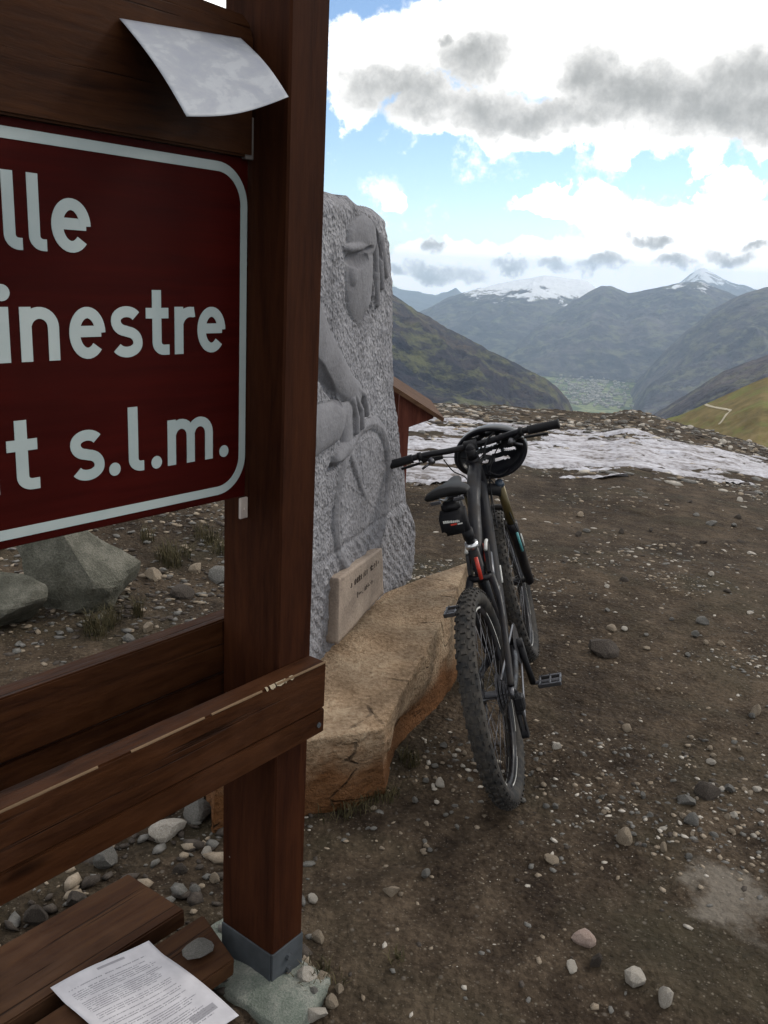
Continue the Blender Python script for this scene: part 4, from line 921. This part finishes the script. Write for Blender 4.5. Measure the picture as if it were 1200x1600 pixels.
def cockpit():
    j = lambda *p: sp(p)
    bm = bmesh.new(); add_tube(bm, [j(.80, 0, .978), j(.785, 0, 1.012)], .020, 16); add_tube(bm, [j(.787, 0, 1.003), j(.835, 0, 1.018)], [.021, .019], 14); add_tube(bm, [j(.838, -.026, 1.018), j(.838, .026, 1.018)], .024, 14); bmo('stem', bm, M_MATT, bike, True)
    P = [(.79, .35, 1.028), (.80, .30, 1.030), (.818, .18, 1.030), (.836, .09, 1.020), (.84, .03, 1.018)]; P = P+[(x, -y, z) for x, y, z in P[::-1]]
    tube('handlebar', [j(*q) for q in bez(P, 6)], .0125, M_BLK, bike, 12)
    for s in (-1, 1):
        bm = bmesh.new(); n = 26; a = Vector((.789, s*.352, 1.028)); b = Vector((.8045, s*.232, 1.030))
        pts = [j(*(a+(b-a)*k/n)) for k in range(n+1)]; add_tube(bm, pts, [.0168+(.0012 if k % 2 else 0)+(.002 if k in (0, 1, n) else 0) for k in range(n+1)], 14); bmo('grip', bm, M_MATT, bike, True)
        lv = bmesh.new(); add_tube(lv, [j(*q) for q in bez([(.825, s*.175, 1.012), (.862, s*.195, 1.000), (.872, s*.235, .994), (.868, s*.300, .990)], 5)], [.006]*8+[.0055]*8, 8)
        add_tube(lv, [j(.812, s*.20, 1.022), j(.838, s*.165, 1.004), j(.846, s*.120, 1.002)], [.012, .011, .009], 10); add_tube(lv, [j(.811, s*.212, 1.030), j(.813, s*.196, 1.030)], .018, 12); bmo('brake_lever', lv, M_MATT, bike, True)
        tube('clamp_bolt', [j(.800, s*.205, 1.012), j(.822, s*.205, 1.000)], .005, M_ALU, bike, 8)
        tr = bmesh.new(); add_tube(tr, [j(.800, s*.165, 1.012), j(.79, s*.155, .995)], .012, 10); add_tube(tr, [j(.795, s*.165, .998), j(.775, s*.20, .985)], .005, 8); bmo('shifter', tr, M_DKM, bike, True)
    for s, e in ((1, (.60, .03, .42)), (-1, (.86, -.075, .42))):
        tube('cable', [j(*q) for q in bez([(.846, s*.12, 1.0), (.905, s*.07, .975), (.93, s*.0, .93), (.90, -s*.03, .86) if s > 0 else (.92, -.055, .80), e if s > 0 else (.90, -.09, .62)], 8)], .0025, M_MATT, bike, 6)
    tube('cable', [j(*q) for q in bez([(.845, -.12, 1.0), (.90, -.08, .96), (.885, -.045, .90), (.83, -.035, .84), (.72, -.034, .70)], 8)], .0025, M_MATT, bike, 6)
    tube('cable', [j(*q) for q in bez([(.846, .12, .99), (.88, .10, .93), (.85, .05, .89), (.80, .034, .80), (.70, .034, .66)], 8)], .0025, M_MATT, bike, 6)
    # fork
    ax = Vector((1.12, 0, .345)); ax_d = Vector((-.375, 0, .927)); top = Vector((.875, 0, .812))
    fk = bmesh.new(); add_tube(fk, [j(.853, 0, .85), j(.87, 0, .812)], .022, 12)
    add_tube(fk, [j(.872, -.068, .812), j(.867, 0, .835), j(.872, .068, .812)], [.026, .024, .026], 12); o = bmo('fork_crown', fk, M_MATT, bike, True)
    for s in (-1, 1):
        t0 = top+Vector((0, s*.068, .018)); mid = t0-ax_d*.19; low = Vector((1.090, s*.068, .345))
        tube('stanchion', [j(*t0), j(*mid)], .0175, M_GOLD, bike, 14); tube('fork_cap', [j(*t0), j(*(t0+ax_d*.022))], [.020, .015], M_BLUE if s < 0 else M_MATT, bike, 14)
        tube('fork_lower', [j(*mid), j(*(mid-ax_d*.03)), j(*low), j(1.115, s*.062, .335)], [.0245, .0225, .019, .015], M_BLK, bike, 14)
        tube('fork_decal', [j(*(mid-ax_d*.05+Vector((-.019, s*.012, 0)))), j(*(mid-ax_d*.15+Vector((-.017, s*.012, 0))))], .006, M_TEAL, bike, 6)
        tube('fork_decal', [j(*(mid-ax_d*.07+Vector((.004, s*.022, 0)))), j(*(mid-ax_d*.13+Vector((.004, s*.0215, 0))))], .005, M_WHT, bike, 6)
    tube('fork_arch', [j(*q) for q in bez([(.975, .066, .64), (1.01, .05, .70), (1.02, 0, .715), (1.01, -.05, .70), (.975, -.066, .64)], 5)], .012, M_BLK, bike, 10)
    tube('axle', [j(1.12, -.078, .345), j(1.12, .078, .345)], .009, M_ALU, bike, 10)
cockpit()
def drive():
    A = rad(95)
    for s, an in ((1, A), (-1, A+math.pi)):
        e = Vector((.43+.170*math.cos(an), s*.072, .335+.170*math.sin(an))); cr = bmesh.new()
        add_tube(cr, [BBp+Vector((0, s*.060, 0)), (BBp+Vector((0, s*.060, 0))).lerp(e, .5), e], [.015, .011, .012], 10); add_tube(cr, [BBp+Vector((0, s*.035, 0)), BBp+Vector((0, s*.072, 0))], .018, 12); bmo('crank_arm', cr, M_MATT, bike, True)
        p = bmesh.new(); add_tube(p, [e, e+Vector((0, s*.105, 0))], .0075, 8); c = e+Vector((0, s*.062, 0))
        for dx in (-.040, .031): add_box(p, c+Vector((dx, -.042, -.008)), c+Vector((dx+.009, .042, .008)), .002)
        for dy in (-.042, -.005, .033): add_box(p, c+Vector((-.031, dy, -.007)), c+Vector((.031, dy+.008, .007)), .002)
        for dx in (-.036, .036):
            for dy in (-.03, 0, .03): add_tube(p, [c+Vector((dx, dy, .007)), c+Vector((dx, dy, .013))], .0018, 5)
        bmo('pedal', p, M_DKM, bike)
    def sprocket(name, cx, cz, y, R, teeth, mat, th=.002):
        bm = bmesh.new(); vs = []
        for k in range(teeth*4): a = 2*math.pi*k/(teeth*4); q = R+(.0035 if k % 4 in (1, 2) else -.001); vs.append(bm.verts.new((cx+q*math.cos(a), y, cz+q*math.sin(a))))
        bm.faces.new(vs); r = bmesh.ops.extrude_face_region(bm, geom=list(bm.faces))
        for v in r['geom']:
            if isinstance(v, bmesh.types.BMVert): v.co.y += th
        return bm
    bmo('chainring', sprocket('c', .43, .335, -.052, .072, 34, M_DKM), M_DKM, bike)
    bm = bmesh.new()
    for k, R in enumerate((.068, .060, .053, .046, .039, .033, .028)):
        vs = []; 
        for i in range(48): a = 2*math.pi*i/48; q = R+(.002 if i % 2 else -.001); vs.append(bm.verts.new((q*math.cos(a), -.026-k*.0045, .345+q*math.sin(a))))
        bm.faces.new(vs)
    o = bmo('cassette', bm, M_DKM, bike); s_ = o.modifiers.new('thickness', 'SOLIDIFY'); s_.thickness = .0018
    d = bmesh.new(); add_box(d, (-.022, -.098, .285), (.018, -.066, .335), .006); add_tube(d, [(-.004, -.075, .345), (-.012, -.085, .30)], .012, 8); add_box(d, (-.008, -.086, .185), (.02, -.080, .30), .002); add_box(d, (-.008, -.066, .185), (.02, -.062, .29), .002)
    add_tube(d, [(.006, -.082, .280), (.006, -.066, .280)], .019, 12); add_tube(d, [(.006, -.082, .200), (.006, -.066, .200)], .019, 12); bmo('rear_derailleur', d, M_MATT, bike)
    ch = bmesh.new(); add_box(ch, (-.010, -.0785, .212), (-.006, -.0695, .275)); P = [(.43, .407), (.2, .403), (.0, .398)]; 
    add_tube(ch, [(.43, -.051, .407), (.0, -.040, .392)], .004, 4); add_tube(ch, [(.43, -.051, .263), (.012, -.073, .190)], .004, 4); bmo('chain', ch, M_DKM, bike)
    cp = bmesh.new(); add_box(cp, (.01, .044, .39), (.055, .072, .435), .006); bmo('brake_caliper', cp, M_MATT, bike)
    bt = bmesh.new(); add_tube(bt, [BBp+Vector((.09, 0, .16)), BBp+Vector((.20, 0, .30))], .012, 8); bmo('bottle_cage', bt, M_DKM, bike, True)
drive()
def W_(p): return BM @ Vector(p)
def Bl(name, bm, mat, label, cat, smooth=True):
    o = bmo(name, bm, mat, None, smooth); o.matrix_world = BM; tag(o, label, cat); return o
def saddlebag():
    r = empty('saddle_bag'); r.matrix_world = BM; tag(r, 'small black saddle bag with a white and red mark hanging under the bike saddle', 'bag')
    bm = bmesh.new(); add_box(bm, (.085, -.040, .862), (.165, .045, .935), .014, 0, 3); 
    for v in bm.verts:
        if v.co.x > .12: v.co.z += .016
    bmo('pouch', bm, M_CLOTH, r, True)
    bm = bmesh.new(); add_box(bm, (.10, -.03, .935), (.15, .03, .968), .008, 0, 2); bmo('mount', bm, M_MATT, r, True)
    bm = bmesh.new(); rr = random.Random(5); y = .030
    for k in range(9):
        w = rr.uniform(.003, .006); add_box(bm, (.0838, y-w, .908-.0006*k), (.0848, y, .9145+rr.uniform(0, .002)-.0006*k)); y -= w+.0012
    bmo('mark', bm, M_WHT, r)['kind'] = 'stuff'
    bm = bmesh.new(); add_box(bm, (.0838, -.012, .897), (.0848, .008, .902)); bmo('red_mark', bm, M_REDP, r); bm = bmesh.new(); add_box(bm, (.0838, -.030, .896), (.0848, -.014, .9)); bmo('mark', bm, M_WHT, r)
saddlebag()
def helmet():
    r = empty('cycling_helmet'); tag(r, 'black vented cycling helmet hung over the handlebar of the bike', 'helmet')
    # shell in its own frame: X front, Y side, Z crown
    nu, nv = 72, 30; rings = []; bm = bmesh.new(); a_, b_, c_ = .150, .112, .105
    for i in range(nu):
        u = 2*math.pi*i/nu
        rings.append([bm.verts.new((a_*math.cos(u)*math.sin(t), b_*math.sin(u)*math.sin(t), c_*math.cos(t)+(.008*math.cos(3*u) if t > 1.4 else 0))) for t in [.02+(rad(98)-.02)*j/(nv-1) for j in range(nv)]])
    def vent(x, y):
        for x0, x1, y0, y1 in ((.03, .105, -.012, .012), (-.05, .015, -.011, .011), (.035, .095, .030, .046), (.035, .095, -.046, -.030), (-.045, .02, .028, .046), (-.045, .02, -.046, -.028),
                               (-.105, -.065, -.010, .010), (-.09, -.06, .026, .044), (-.09, -.06, -.044, -.026), (-.02, .055, .062, .078), (-.02, .055, -.078, -.062), (-.075, -.04, .060, .075), (-.075, -.04, -.075, -.060)):
            cx, cy, rx, ry = (x0+x1)/2, (y0+y1)/2, (x1-x0)/2, (y1-y0)/2
            if ((x-cx)/rx)**4+((y-cy)/ry)**4 < 1: return True
        return False
    for i in range(nu):
        for j in range(nv-1):
            q = (rings[i][j], rings[(i+1) % nu][j], rings[(i+1) % nu][j+1], rings[i][j+1]); c = sum((v.co for v in q), Vector())/4
            if c.z > -.0 and vent(c.x, c.y): continue
            bm.faces.new(q)
    o = bmo('shell', bm, M_HEL, r, True); s = o.modifiers.new('thickness', 'SOLIDIFY'); s.thickness = .016; s.offset = -1
    for sd in (-1, 1):
        tube('strap', bez([(.05, sd*.085, -.01), (.02, sd*.075, -.07), (.0, sd*.03, -.12)], 5), .004, M_CLOTH, r, 6)
        tube('strap', bez([(-.07, sd*.075, -.01), (-.02, sd*.07, -.06), (.02, sd*.073, -.072)], 5), .004, M_CLOTH, r, 6)
    tube('head_band', bez([(-.08, .075, -.015), (-.115, .04, -.03), (-.125, 0, -.034), (-.115, -.04, -.03), (-.08, -.075, -.015)], 5), .007, M_MATT, r, 6)
    bm = bmesh.new(); add_box(bm, (-.138, -.022, .022), (-.1285, .022, .040), .003); bmo('badge', bm, M_WHT, r)
    return r
M_HEL = simple('helmet_black', (.010, .011, .016), .28, .5)
hm = helmet()
def place_helmet():
    # crown turned away from the viewer and up, hung on the stem: seen from its open, strap side
    c = BM @ sp((.90, -.062, .965))
    up = Vector((.22, .90, .22)).normalized()          # crown direction
    fr = Vector((.75, -.30, .30)); fr = (fr-up*fr.dot(up)).normalized(); sdv = up.cross(fr)
    hm.matrix_world = Matrix(((fr.x, sdv.x, up.x, c.x), (fr.y, sdv.y, up.y, c.y), (fr.z, sdv.z, up.z, c.z), (0, 0, 0, 1)))
place_helmet()

# ------------------------------------------------------------------ STONES
def stone_mesh(name, seed, sub=2, ang=.5, flat=.6):
    bm = bmesh.new(); bmesh.ops.create_icosphere(bm, subdivisions=sub, radius=.5); r = random.Random(seed)
    pl = [(Vector((r.gauss(0, 1), r.gauss(0, 1), r.gauss(0, 1))).normalized(), r.uniform(.22, .40)) for _ in range(8)]
    for v in bm.verts:
        for n, d in pl:
            k = v.co.dot(n)-d
            if k > 0: v.co -= n*k*ang*1.2
    co = np.array([v.co[:] for v in bm.verts]); q = fbm(co[:, 0]*3, co[:, 1]*3, co[:, 2]*3, o=2, s=seed)
    for v, k in zip(bm.verts, q): v.co *= 1+.10*k; v.co.z *= flat
    me = bpy.data.meshes.new(name); bm.to_mesh(me); bm.free(); me.shade_smooth() if ang < .45 else None; return me
SMESH = []
for k in range(10):
    for mi in range(5):
        me = stone_mesh('stone', 100+k, 2, .6+.05*k, .45+.04*(k % 5)); me.materials.append(ST[mi]); SMESH.append((k, mi, me))
def smesh(k, mi): return SMESH[(k % 10)*5+mi][2]
def put_stone(px, py, w, h, mi, label=None, group=None, k=None, name='stone', sink=.34, yaw=None):
    p, dep = hit(px, py); k = random.randrange(10) if k is None else k
    W3 = w*dep/FPX*1.08; o = bpy.data.objects.new(name, smesh(k, mi)); link(o)
    hz = max(.25, min(1.1, h/w))*W3*(1.6 if label and not group else 1.2); o.scale = (W3, W3*random.uniform(.7, 1.0), hz/.55)
    o.rotation_euler = (random.uniform(-.15, .15), random.uniform(-.15, .15), random.uniform(0, 6.28) if yaw is None else yaw)
    o.location = (p[0], p[1], float(gz(p[0], p[1]))+hz*(.5-sink)); tag(o, label, 'stone', group); return o
NAMED = [
 (943, 1020, 46, 30, 3, 'dark brown lump of rock, largest on the dirt to the right of the bike'), (912, 1470, 42, 27, 4, 'flat pinkish stone above the small white stone at bottom right'),
 (892, 1513, 24, 18, 0, 'small smooth white stone just below the flat pinkish stone'), (931, 1508, 20, 22, 3, 'small dark stone beside the smooth white one'),
 (990, 1534, 42, 24, 0, 'pale grey oblong stone left of the faceted white stone'), (1038, 1566, 32, 30, 0, 'faceted whitish stone nearest the bottom right corner'),
 (975, 1315, 32, 26, 1, 'tan egg-shaped stone lying alone right of the rear wheel'), (1105, 1243, 44, 26, 3, 'dark wide stone topping the pebble cluster at right'),
 (1072, 1253, 32, 18, 2, 'grey oblong stone touching the left of the dark wide stone'), (1080, 1286, 26, 18, 2, 'grey pointed stone just below the dark wide stone in the pebble cluster'),
 (1140, 1234, 22, 13, 2, 'bluish grey flat stone right of the dark wide stone'), (612, 1395, 30, 16, 1, 'tan stone half sunk in mud below the boulder'), (665, 1370, 17, 13, 2, 'small grey stone right of the half sunk tan stone'),
 (862, 1344, 24, 12, 1, 'pair-like tan flat stone between rear wheel and egg-shaped stone'), (1036, 1329, 14, 12, 1, 'small round tan stone right of the egg-shaped stone'),
 (478, 1537, 34, 26, 0, 'pale knobbly stone against the foot of the sign post'), (503, 1533, 32, 24, 1, 'tan square stone right of the pale knobbly one by the post'),
 (490, 1560, 30, 24, 2, 'grey stone in the middle of the heap by the post'), (517, 1567, 30, 26, 1, 'brownish stone at the right of the heap by the post'), (492, 1590, 38, 22, 0, 'pale stone at the bottom of the heap by the post'),
 (486, 1518, 18, 12, 1, 'smallest stone on top of the heap by the post'), (497, 1470, 26, 16, 1, 'tan stone standing alone above the heap by the post'), (488, 1408, 20, 10, 0, 'cream sliver of stone right of the post foot'),
 (530, 1548, 18, 14, 1, 'tan pebble on the right rim of the heap by the post'), (1098, 975, 26, 11, 2, 'flat grey stone far right beyond the dark rock lump'), (975, 907, 17, 9, 3, 'small dark stone on the open dirt right of the bike'),
 (904, 838, 14, 9, 3, 'tiny dark stone near the snow edge right of the bike'), (1111, 821, 18, 9, 2, 'flat grey stone on the dirt just below the snow at right'), (870, 1168, 16, 10, 0, 'whitish pebble right of the rear derailleur'),
 (1110, 1192, 16, 9, 0, 'light oval pebble above the pebble cluster at right'), (980, 1140, 18, 11, 1, 'yellowish pebble midway between bike and right edge'), (1180, 1115, 20, 14, 1, 'ochre pebble at the right edge level with the rear wheel'),
 (688, 1228, 16, 13, 0, 'cream pebble between the boulder foot and the rear wheel'), (1075, 1340, 14, 11, 2, 'small grey pebble right of the round tan one'), (955, 985, 18, 10, 1, 'flat tan chip just above the dark rock lump')]
for (x, y, w, h, mi, lb) in NAMED: put_stone(x, y, w, h, mi, lb)
def rnd_band(n, x0, x1, y0, y1, wr_, mis, grp, label, seed, name='stone', cond=None):
    rr = random.Random(seed); c = 0; tries = 0
    while c < n and tries < n*20:
        tries += 1; x, y = rr.uniform(x0, x1), rr.uniform(y0, y1)
        if cond and not cond(x, y): continue
        w = rr.uniform(*wr_); random.seed(seed*1000+c); put_stone(x, y, w, w*rr.uniform(.4, .75), rr.choice(mis), label, grp, rr.randrange(10), name); c += 1
# pebbles big enough to tell apart on the dirt
rnd_band(70, 560, 1200, 1110, 1420, (8, 13), (1, 1, 2, 2), 'pebbles scattered over the dirt', 'pebble among the many scattered over the dirt around the bike', 21, 'pebble', lambda x, y: not (480 < x < 830 and y < 1250) and abs(y-1230) < 60+abs(x-900)*.4)
rnd_band(22, 1010, 1190, 1225, 1310, (10, 18), (0, 1, 2), 'pebbles scattered over the dirt', 'pebble among the many scattered over the dirt around the bike', 22, 'pebble')
rnd_band(24, 640, 760, 1120, 1260, (8, 14), (0, 1, 2), 'pebbles scattered over the dirt', 'pebble among the many scattered over the dirt around the bike', 23, 'pebble', lambda x, y: y > 1260-(x-620)*1.3)
rnd_band(30, 860, 1200, 780, 1050, (9, 15), (0, 1, 2, 3), 'stones on the far dirt', 'low stone on the open dirt between bike and snow', 24, 'stone')
rnd_band(95, 650, 1200, 652, 745, (8, 14), (0, 0, 2, 2, 1, 3), 'stones in the snow patch', 'stone poking out in or behind the long snow patch', 25, 'stone', lambda x, y: y < 690+(x-650)*.1)
# boulders and rubble behind the sign
def boulder(px, py, w, h, k, mat, label, sink=.2, yaw=.3, depth=.8):
    p, dep = hit(px, py); me = stone_mesh('boulder', k, 4, .8, .8); me.materials.append(mat); q = me
    co = np.zeros(len(q.vertices)*3, np.float32); q.vertices.foreach_get('co', co); co = co.reshape(-1, 3); co *= (1+.05*fbm(co[:, 0]*7, co[:, 1]*7, co[:, 2]*7, o=4, s=k))[:, None]; q.vertices.foreach_set('co', co.ravel())
    o = bpy.data.objects.new('boulder', me); link(o); Wd = w*dep/FPX; Hd = h*dep/FPX; o.scale = (Wd*1.2, Wd*depth, Hd*1.7); o.rotation_euler = (0, 0, yaw); o.location = (p[0], p[1]+Wd*.3, p[2]+Hd*.42); tag(o, label, 'boulder'); return o
boulder(95, 955, 215, 130, 501, M_GREYROCK, 'large greenish grey boulder seen below the sign panel')
boulder(0, 985, 130, 80, 502, M_GREYROCK, 'smaller grey boulder in front of the large one, at the left edge')
for (x, y, w, h, mi, lb) in ((345, 905, 46, 18, 2, 'flat grey slab stone beside the post behind the back rail'), (240, 905, 34, 16, 1, 'tan stone between the large boulder and the post'), (285, 930, 50, 20, 3, 'dark slab stone just above the back rail'),
    (200, 1000, 26, 14, 2, 'grey pointed stone behind the back rail left of the grass'), (232, 985, 20, 12, 1, 'tan pebble behind the back rail near the grass'), (305, 890, 26, 16, 1, 'brown stone below the grass tuft beside the post'),
    (322, 1335, 22, 20, 0, 'cream oval pebble between the front rail and the post foot'), (262, 1300, 60, 30, 0, 'pale angular slab under the front rail'), (310, 1278, 50, 30, 2, 'grey green angular stone under the front rail next to the post'), (165, 1352, 50, 24, 2, 'flat grey green stone at the left under the front rail'),
    (120, 1412, 40, 28, 3, 'dark round stone behind the broad plank'), (305, 1395, 24, 14, 2, 'grey chip at the plank end by the post'), (282, 1362, 26, 22, 3, 'dark jagged stone beside the cream oval pebble'), (335, 1375, 20, 12, 1, 'brown chip left of the post foot'),
    (60, 1440, 44, 22, 3, 'dark stone behind the broad plank at the left edge')):
    put_stone(x, y, w, h, mi, lb)
def stone_on_plank():
    o = bpy.data.objects.new('stone', smesh(5, 2)); link(o); q = S2W(np.array(-.115), np.array(.125), .122); o.location = tuple(map(float, q)); o.scale = (.095, .065, .07); o.rotation_euler = (0, 0, .5); tag(o, 'flat dark grey stone resting on the plank between paper and post', 'stone')
stone_on_plank()
def gravel(name, n, sampler, smin, smax, mats, seed, label, cat, sub=1, flat=.5, emb=.25):
    r = np.random.default_rng(seed); base = []
    for k in range(6):
        bm = bmesh.new(); bmesh.ops.create_icosphere(bm, subdivisions=sub, radius=.5); c = np.array([v.co[:] for v in bm.verts]); f = np.array([[v.index for v in q.verts] for q in bm.faces]); bm.free()
        c = c*(1+.6*vn(c[:, 0]*3+k*5, c[:, 1]*3, c[:, 2]*3, s=k))[:, None]*np.array([1.15, 1, 1]); base.append((c, f))
    xy = sampler(r, n); n = len(xy); sz = smin+(smax-smin)*r.random(n)**2.4; V = []; F = []; MI = []; off = 0
    z = gz(xy[:, 0], xy[:, 1], True); rot = r.uniform(0, 6.28, n); asp = r.uniform(.55, 1, n); fl = r.uniform(flat*.6, flat*1.3, n); mi = r.choice(len(mats), n)
    for i in range(n):
        c, f = base[i % 6]; q = c*np.array([sz[i], sz[i]*asp[i], sz[i]*fl[i]]); cs, sn = math.cos(rot[i]), math.sin(rot[i])
        V.append(np.stack([q[:, 0]*cs-q[:, 1]*sn+xy[i, 0], q[:, 0]*sn+q[:, 1]*cs+xy[i, 1], q[:, 2]+z[i]+sz[i]*fl[i]*emb], -1)); F.append(f+off); off += len(c); MI.append(np.full(len(f), mi[i]))
    me = mesh(name, np.vstack(V), np.vstack(F), None)
    for m in mats: me.materials.append(m)
    me.polygons.foreach_set('material_index', np.concatenate(MI).astype(np.int32)); o = obj(name, me); tag(o, label, cat, kind='stuff'); return o
def polar(az0, az1, r0, r1, dens=None):
    def f(r, n):
        out = []
        while sum(map(len, out)) < n:
            a = np.radians(r.uniform(az0, az1, n)); q = np.sqrt(r.uniform(r0*r0, r1*r1, n)); x, y = q*np.sin(a), q*np.cos(a)
            if dens is not None: k = r.random(n) < dens(x, y); x, y = x[k], y[k]
            out.append(np.stack([x, y], -1))
        return np.vstack(out)[:n]
    return f
MS = [ST[0], ST[1], ST[2], ST[2], ST[1], ST[3]]
clump = lambda x, y: np.clip(.16+1.5*fbm(x*1.1, y*1.1, o=3, s=65), .03, 1)*np.clip((np.hypot(x, y)-2.1)/.5, .05, 1)
gravel('gravel', 6500, polar(-10, 34, 1.5, 5.2, clump), .003, .024, MS, 1, 'fine gravel and pebbles trodden into the brown dirt', 'gravel', 1, .38, .05)
gravel('gravel', 2600, polar(-3, 28, 4.5, 10, clump), .008, .045, MS, 2, 'sparse gravel on the far dirt before the snow', 'gravel', 1, .3, .02)
gravel('rubble', 15000, polar(-45, 4, 3.0, 8.5, lambda x, y: np.clip(.6+.9*fbm(x*1.5, y*1.5, o=3, s=62), .1, 1)*(x < .1)), .008, .05, [ST[3], ST[2], ST[3], ST[2], ST[1]], 3, 'loose rubble on the bank behind the sign', 'rubble', 1, .32, .15)
gravel('rubble', 1500, polar(-50, -4, 1.1, 2.7, lambda x, y: (x < -.12)*1.), .01, .06, [ST[3], ST[2], ST[3], ST[1]], 4, 'dark rubble on the ground under the timber rails', 'rubble')
gravel('rubble', 5200, polar(-4, 34, 8.6, 19.8, lambda x, y: np.clip(.5+.8*fbm(x*.6, y*.6, o=3, s=63), .1, 1)*np.clip((np.hypot(x, y)-8.5)/5, .3, 1)), .03, .18, [ST[2], ST[3], ST[1], ST[0], ST[2], ST[3]], 5, 'field of rubble in and beyond the snow patch', 'rubble', 1, .26, .1)
# ------------------------------------------------------------------ SNOW PATCH
def snow():
    f1 = [hit(x, y)[0] for x, y in ((560, 722), (650, 732), (760, 729), (850, 728), (950, 733), (1060, 741), (1130, 747), (1200, 749))]; f2 = [hit(x, y)[0] for x, y in ((560, 662), (650, 671), (760, 674), (850, 682), (950, 692), (1060, 705), (1200, 722))]
    A1 = [(math.degrees(math.atan2(p[0], p[1])), math.hypot(p[0], p[1])) for p in f1]; A2 = [(math.degrees(math.atan2(p[0], p[1])), math.hypot(p[0], p[1])) for p in f2]
    az = np.linspace(-12, 38, 520); r1 = np.interp(az, *zip(*A1)); r2 = np.interp(az, *zip(*A2)); t = np.linspace(-.25, 1.5, 260)
    A, T = np.meshgrid(np.radians(az), t, indexing='ij'); R = r1[:, None]+(r2-r1)[:, None]*T; x, y = R*np.sin(A), R*np.cos(A)
    edge = np.clip(np.minimum(T*6, (1-T)*1.6), -1, 1)
    n = fbm(x*.75, y*2.0, o=6, s=200, g=.68); n2 = fbm(x*2.6, y*8, o=4, s=210, g=.6)
    h = -.004 + .036*edge + .17*n*np.clip(1.25-edge, .55, 1.3) + .045*n2; h = np.minimum(h, .030+.008*n2)
    z = gz(x, y)+h
    o = obj('snow', mesh('snow', np.stack([x, y, z], -1).reshape(-1, 3), gridf(len(az), len(t))[:, ::-1], M_SNOW, True)); tag(o, 'long patch of old dirty snow across the dirt before the drop', 'snow', kind='stuff')
snow()
# ------------------------------------------------------------------ GRASS
def grass(name, spots, n, label, seed, hgt=(.04, .12)):
    r = random.Random(seed); V = []; F = []
    for (cx, cy, rad_) in spots:
        z0 = float(gz(cx, cy))-.005
        for _ in range(n):
            a, q = r.uniform(0, 6.28), rad_*math.sqrt(r.random()); x, y = cx+q*math.cos(a), cy+q*math.sin(a); z = z0; h = r.uniform(*hgt); b = r.uniform(0, 6.28); l = r.uniform(.2, .9)*h; w = .0016
            p0 = Vector((x, y, z)); p1_ = p0+Vector((math.cos(b)*l*.35, math.sin(b)*l*.35, h*.7)); p2_ = p0+Vector((math.cos(b)*l, math.sin(b)*l, h)); s = Vector((-math.sin(b), math.cos(b), 0))*w
            k = len(V); V += [p0-s, p0+s, p1_+s*.8, p1_-s*.8, p2_]; F += [(k, k+1, k+2, k+3), (k+3, k+2, k+4)]
    m = Mat('dry_grass', .8, .2); m.col(m.ramp(m.noise(m.co('World'), 25, 2), [(.35, (.028, .027, .012)), (.6, (.085, .070, .035))])); o = obj(name, mesh(name, V, F, m.m)); tag(o, label, 'grass', kind='stuff')
def spots_px(L_): return [(*hit(x, y)[0][:2], r_) for x, y, r_ in L_]
grass('grass', spots_px([(270, 885, .05), (285, 872, .06), (255, 878, .04), (262, 868, .05), (160, 985, .05), (175, 975, .04), (150, 996, .05), (140, 985, .03), (330, 850, .05), (345, 865, .05), (215, 962, .03), (318, 840, .06), (230, 845, .04)]), 70, 'tufts of dull grass growing in the rubble behind the sign', 3)
grass('grass', spots_px([(520, 1270, .07), (600, 1245, .05), (560, 1262, .06), (640, 1190, .04)]), 90, 'few thin blades of grass along the foot of the boulder', 4, (.02, .06))
grass('grass', [(-.12+.02*i, 1.72, .05) for i in range(3)]+spots_px([(620, 1500, .02)]), 30, 'thin dry stalks beside the concrete footing', 5, (.02, .05))
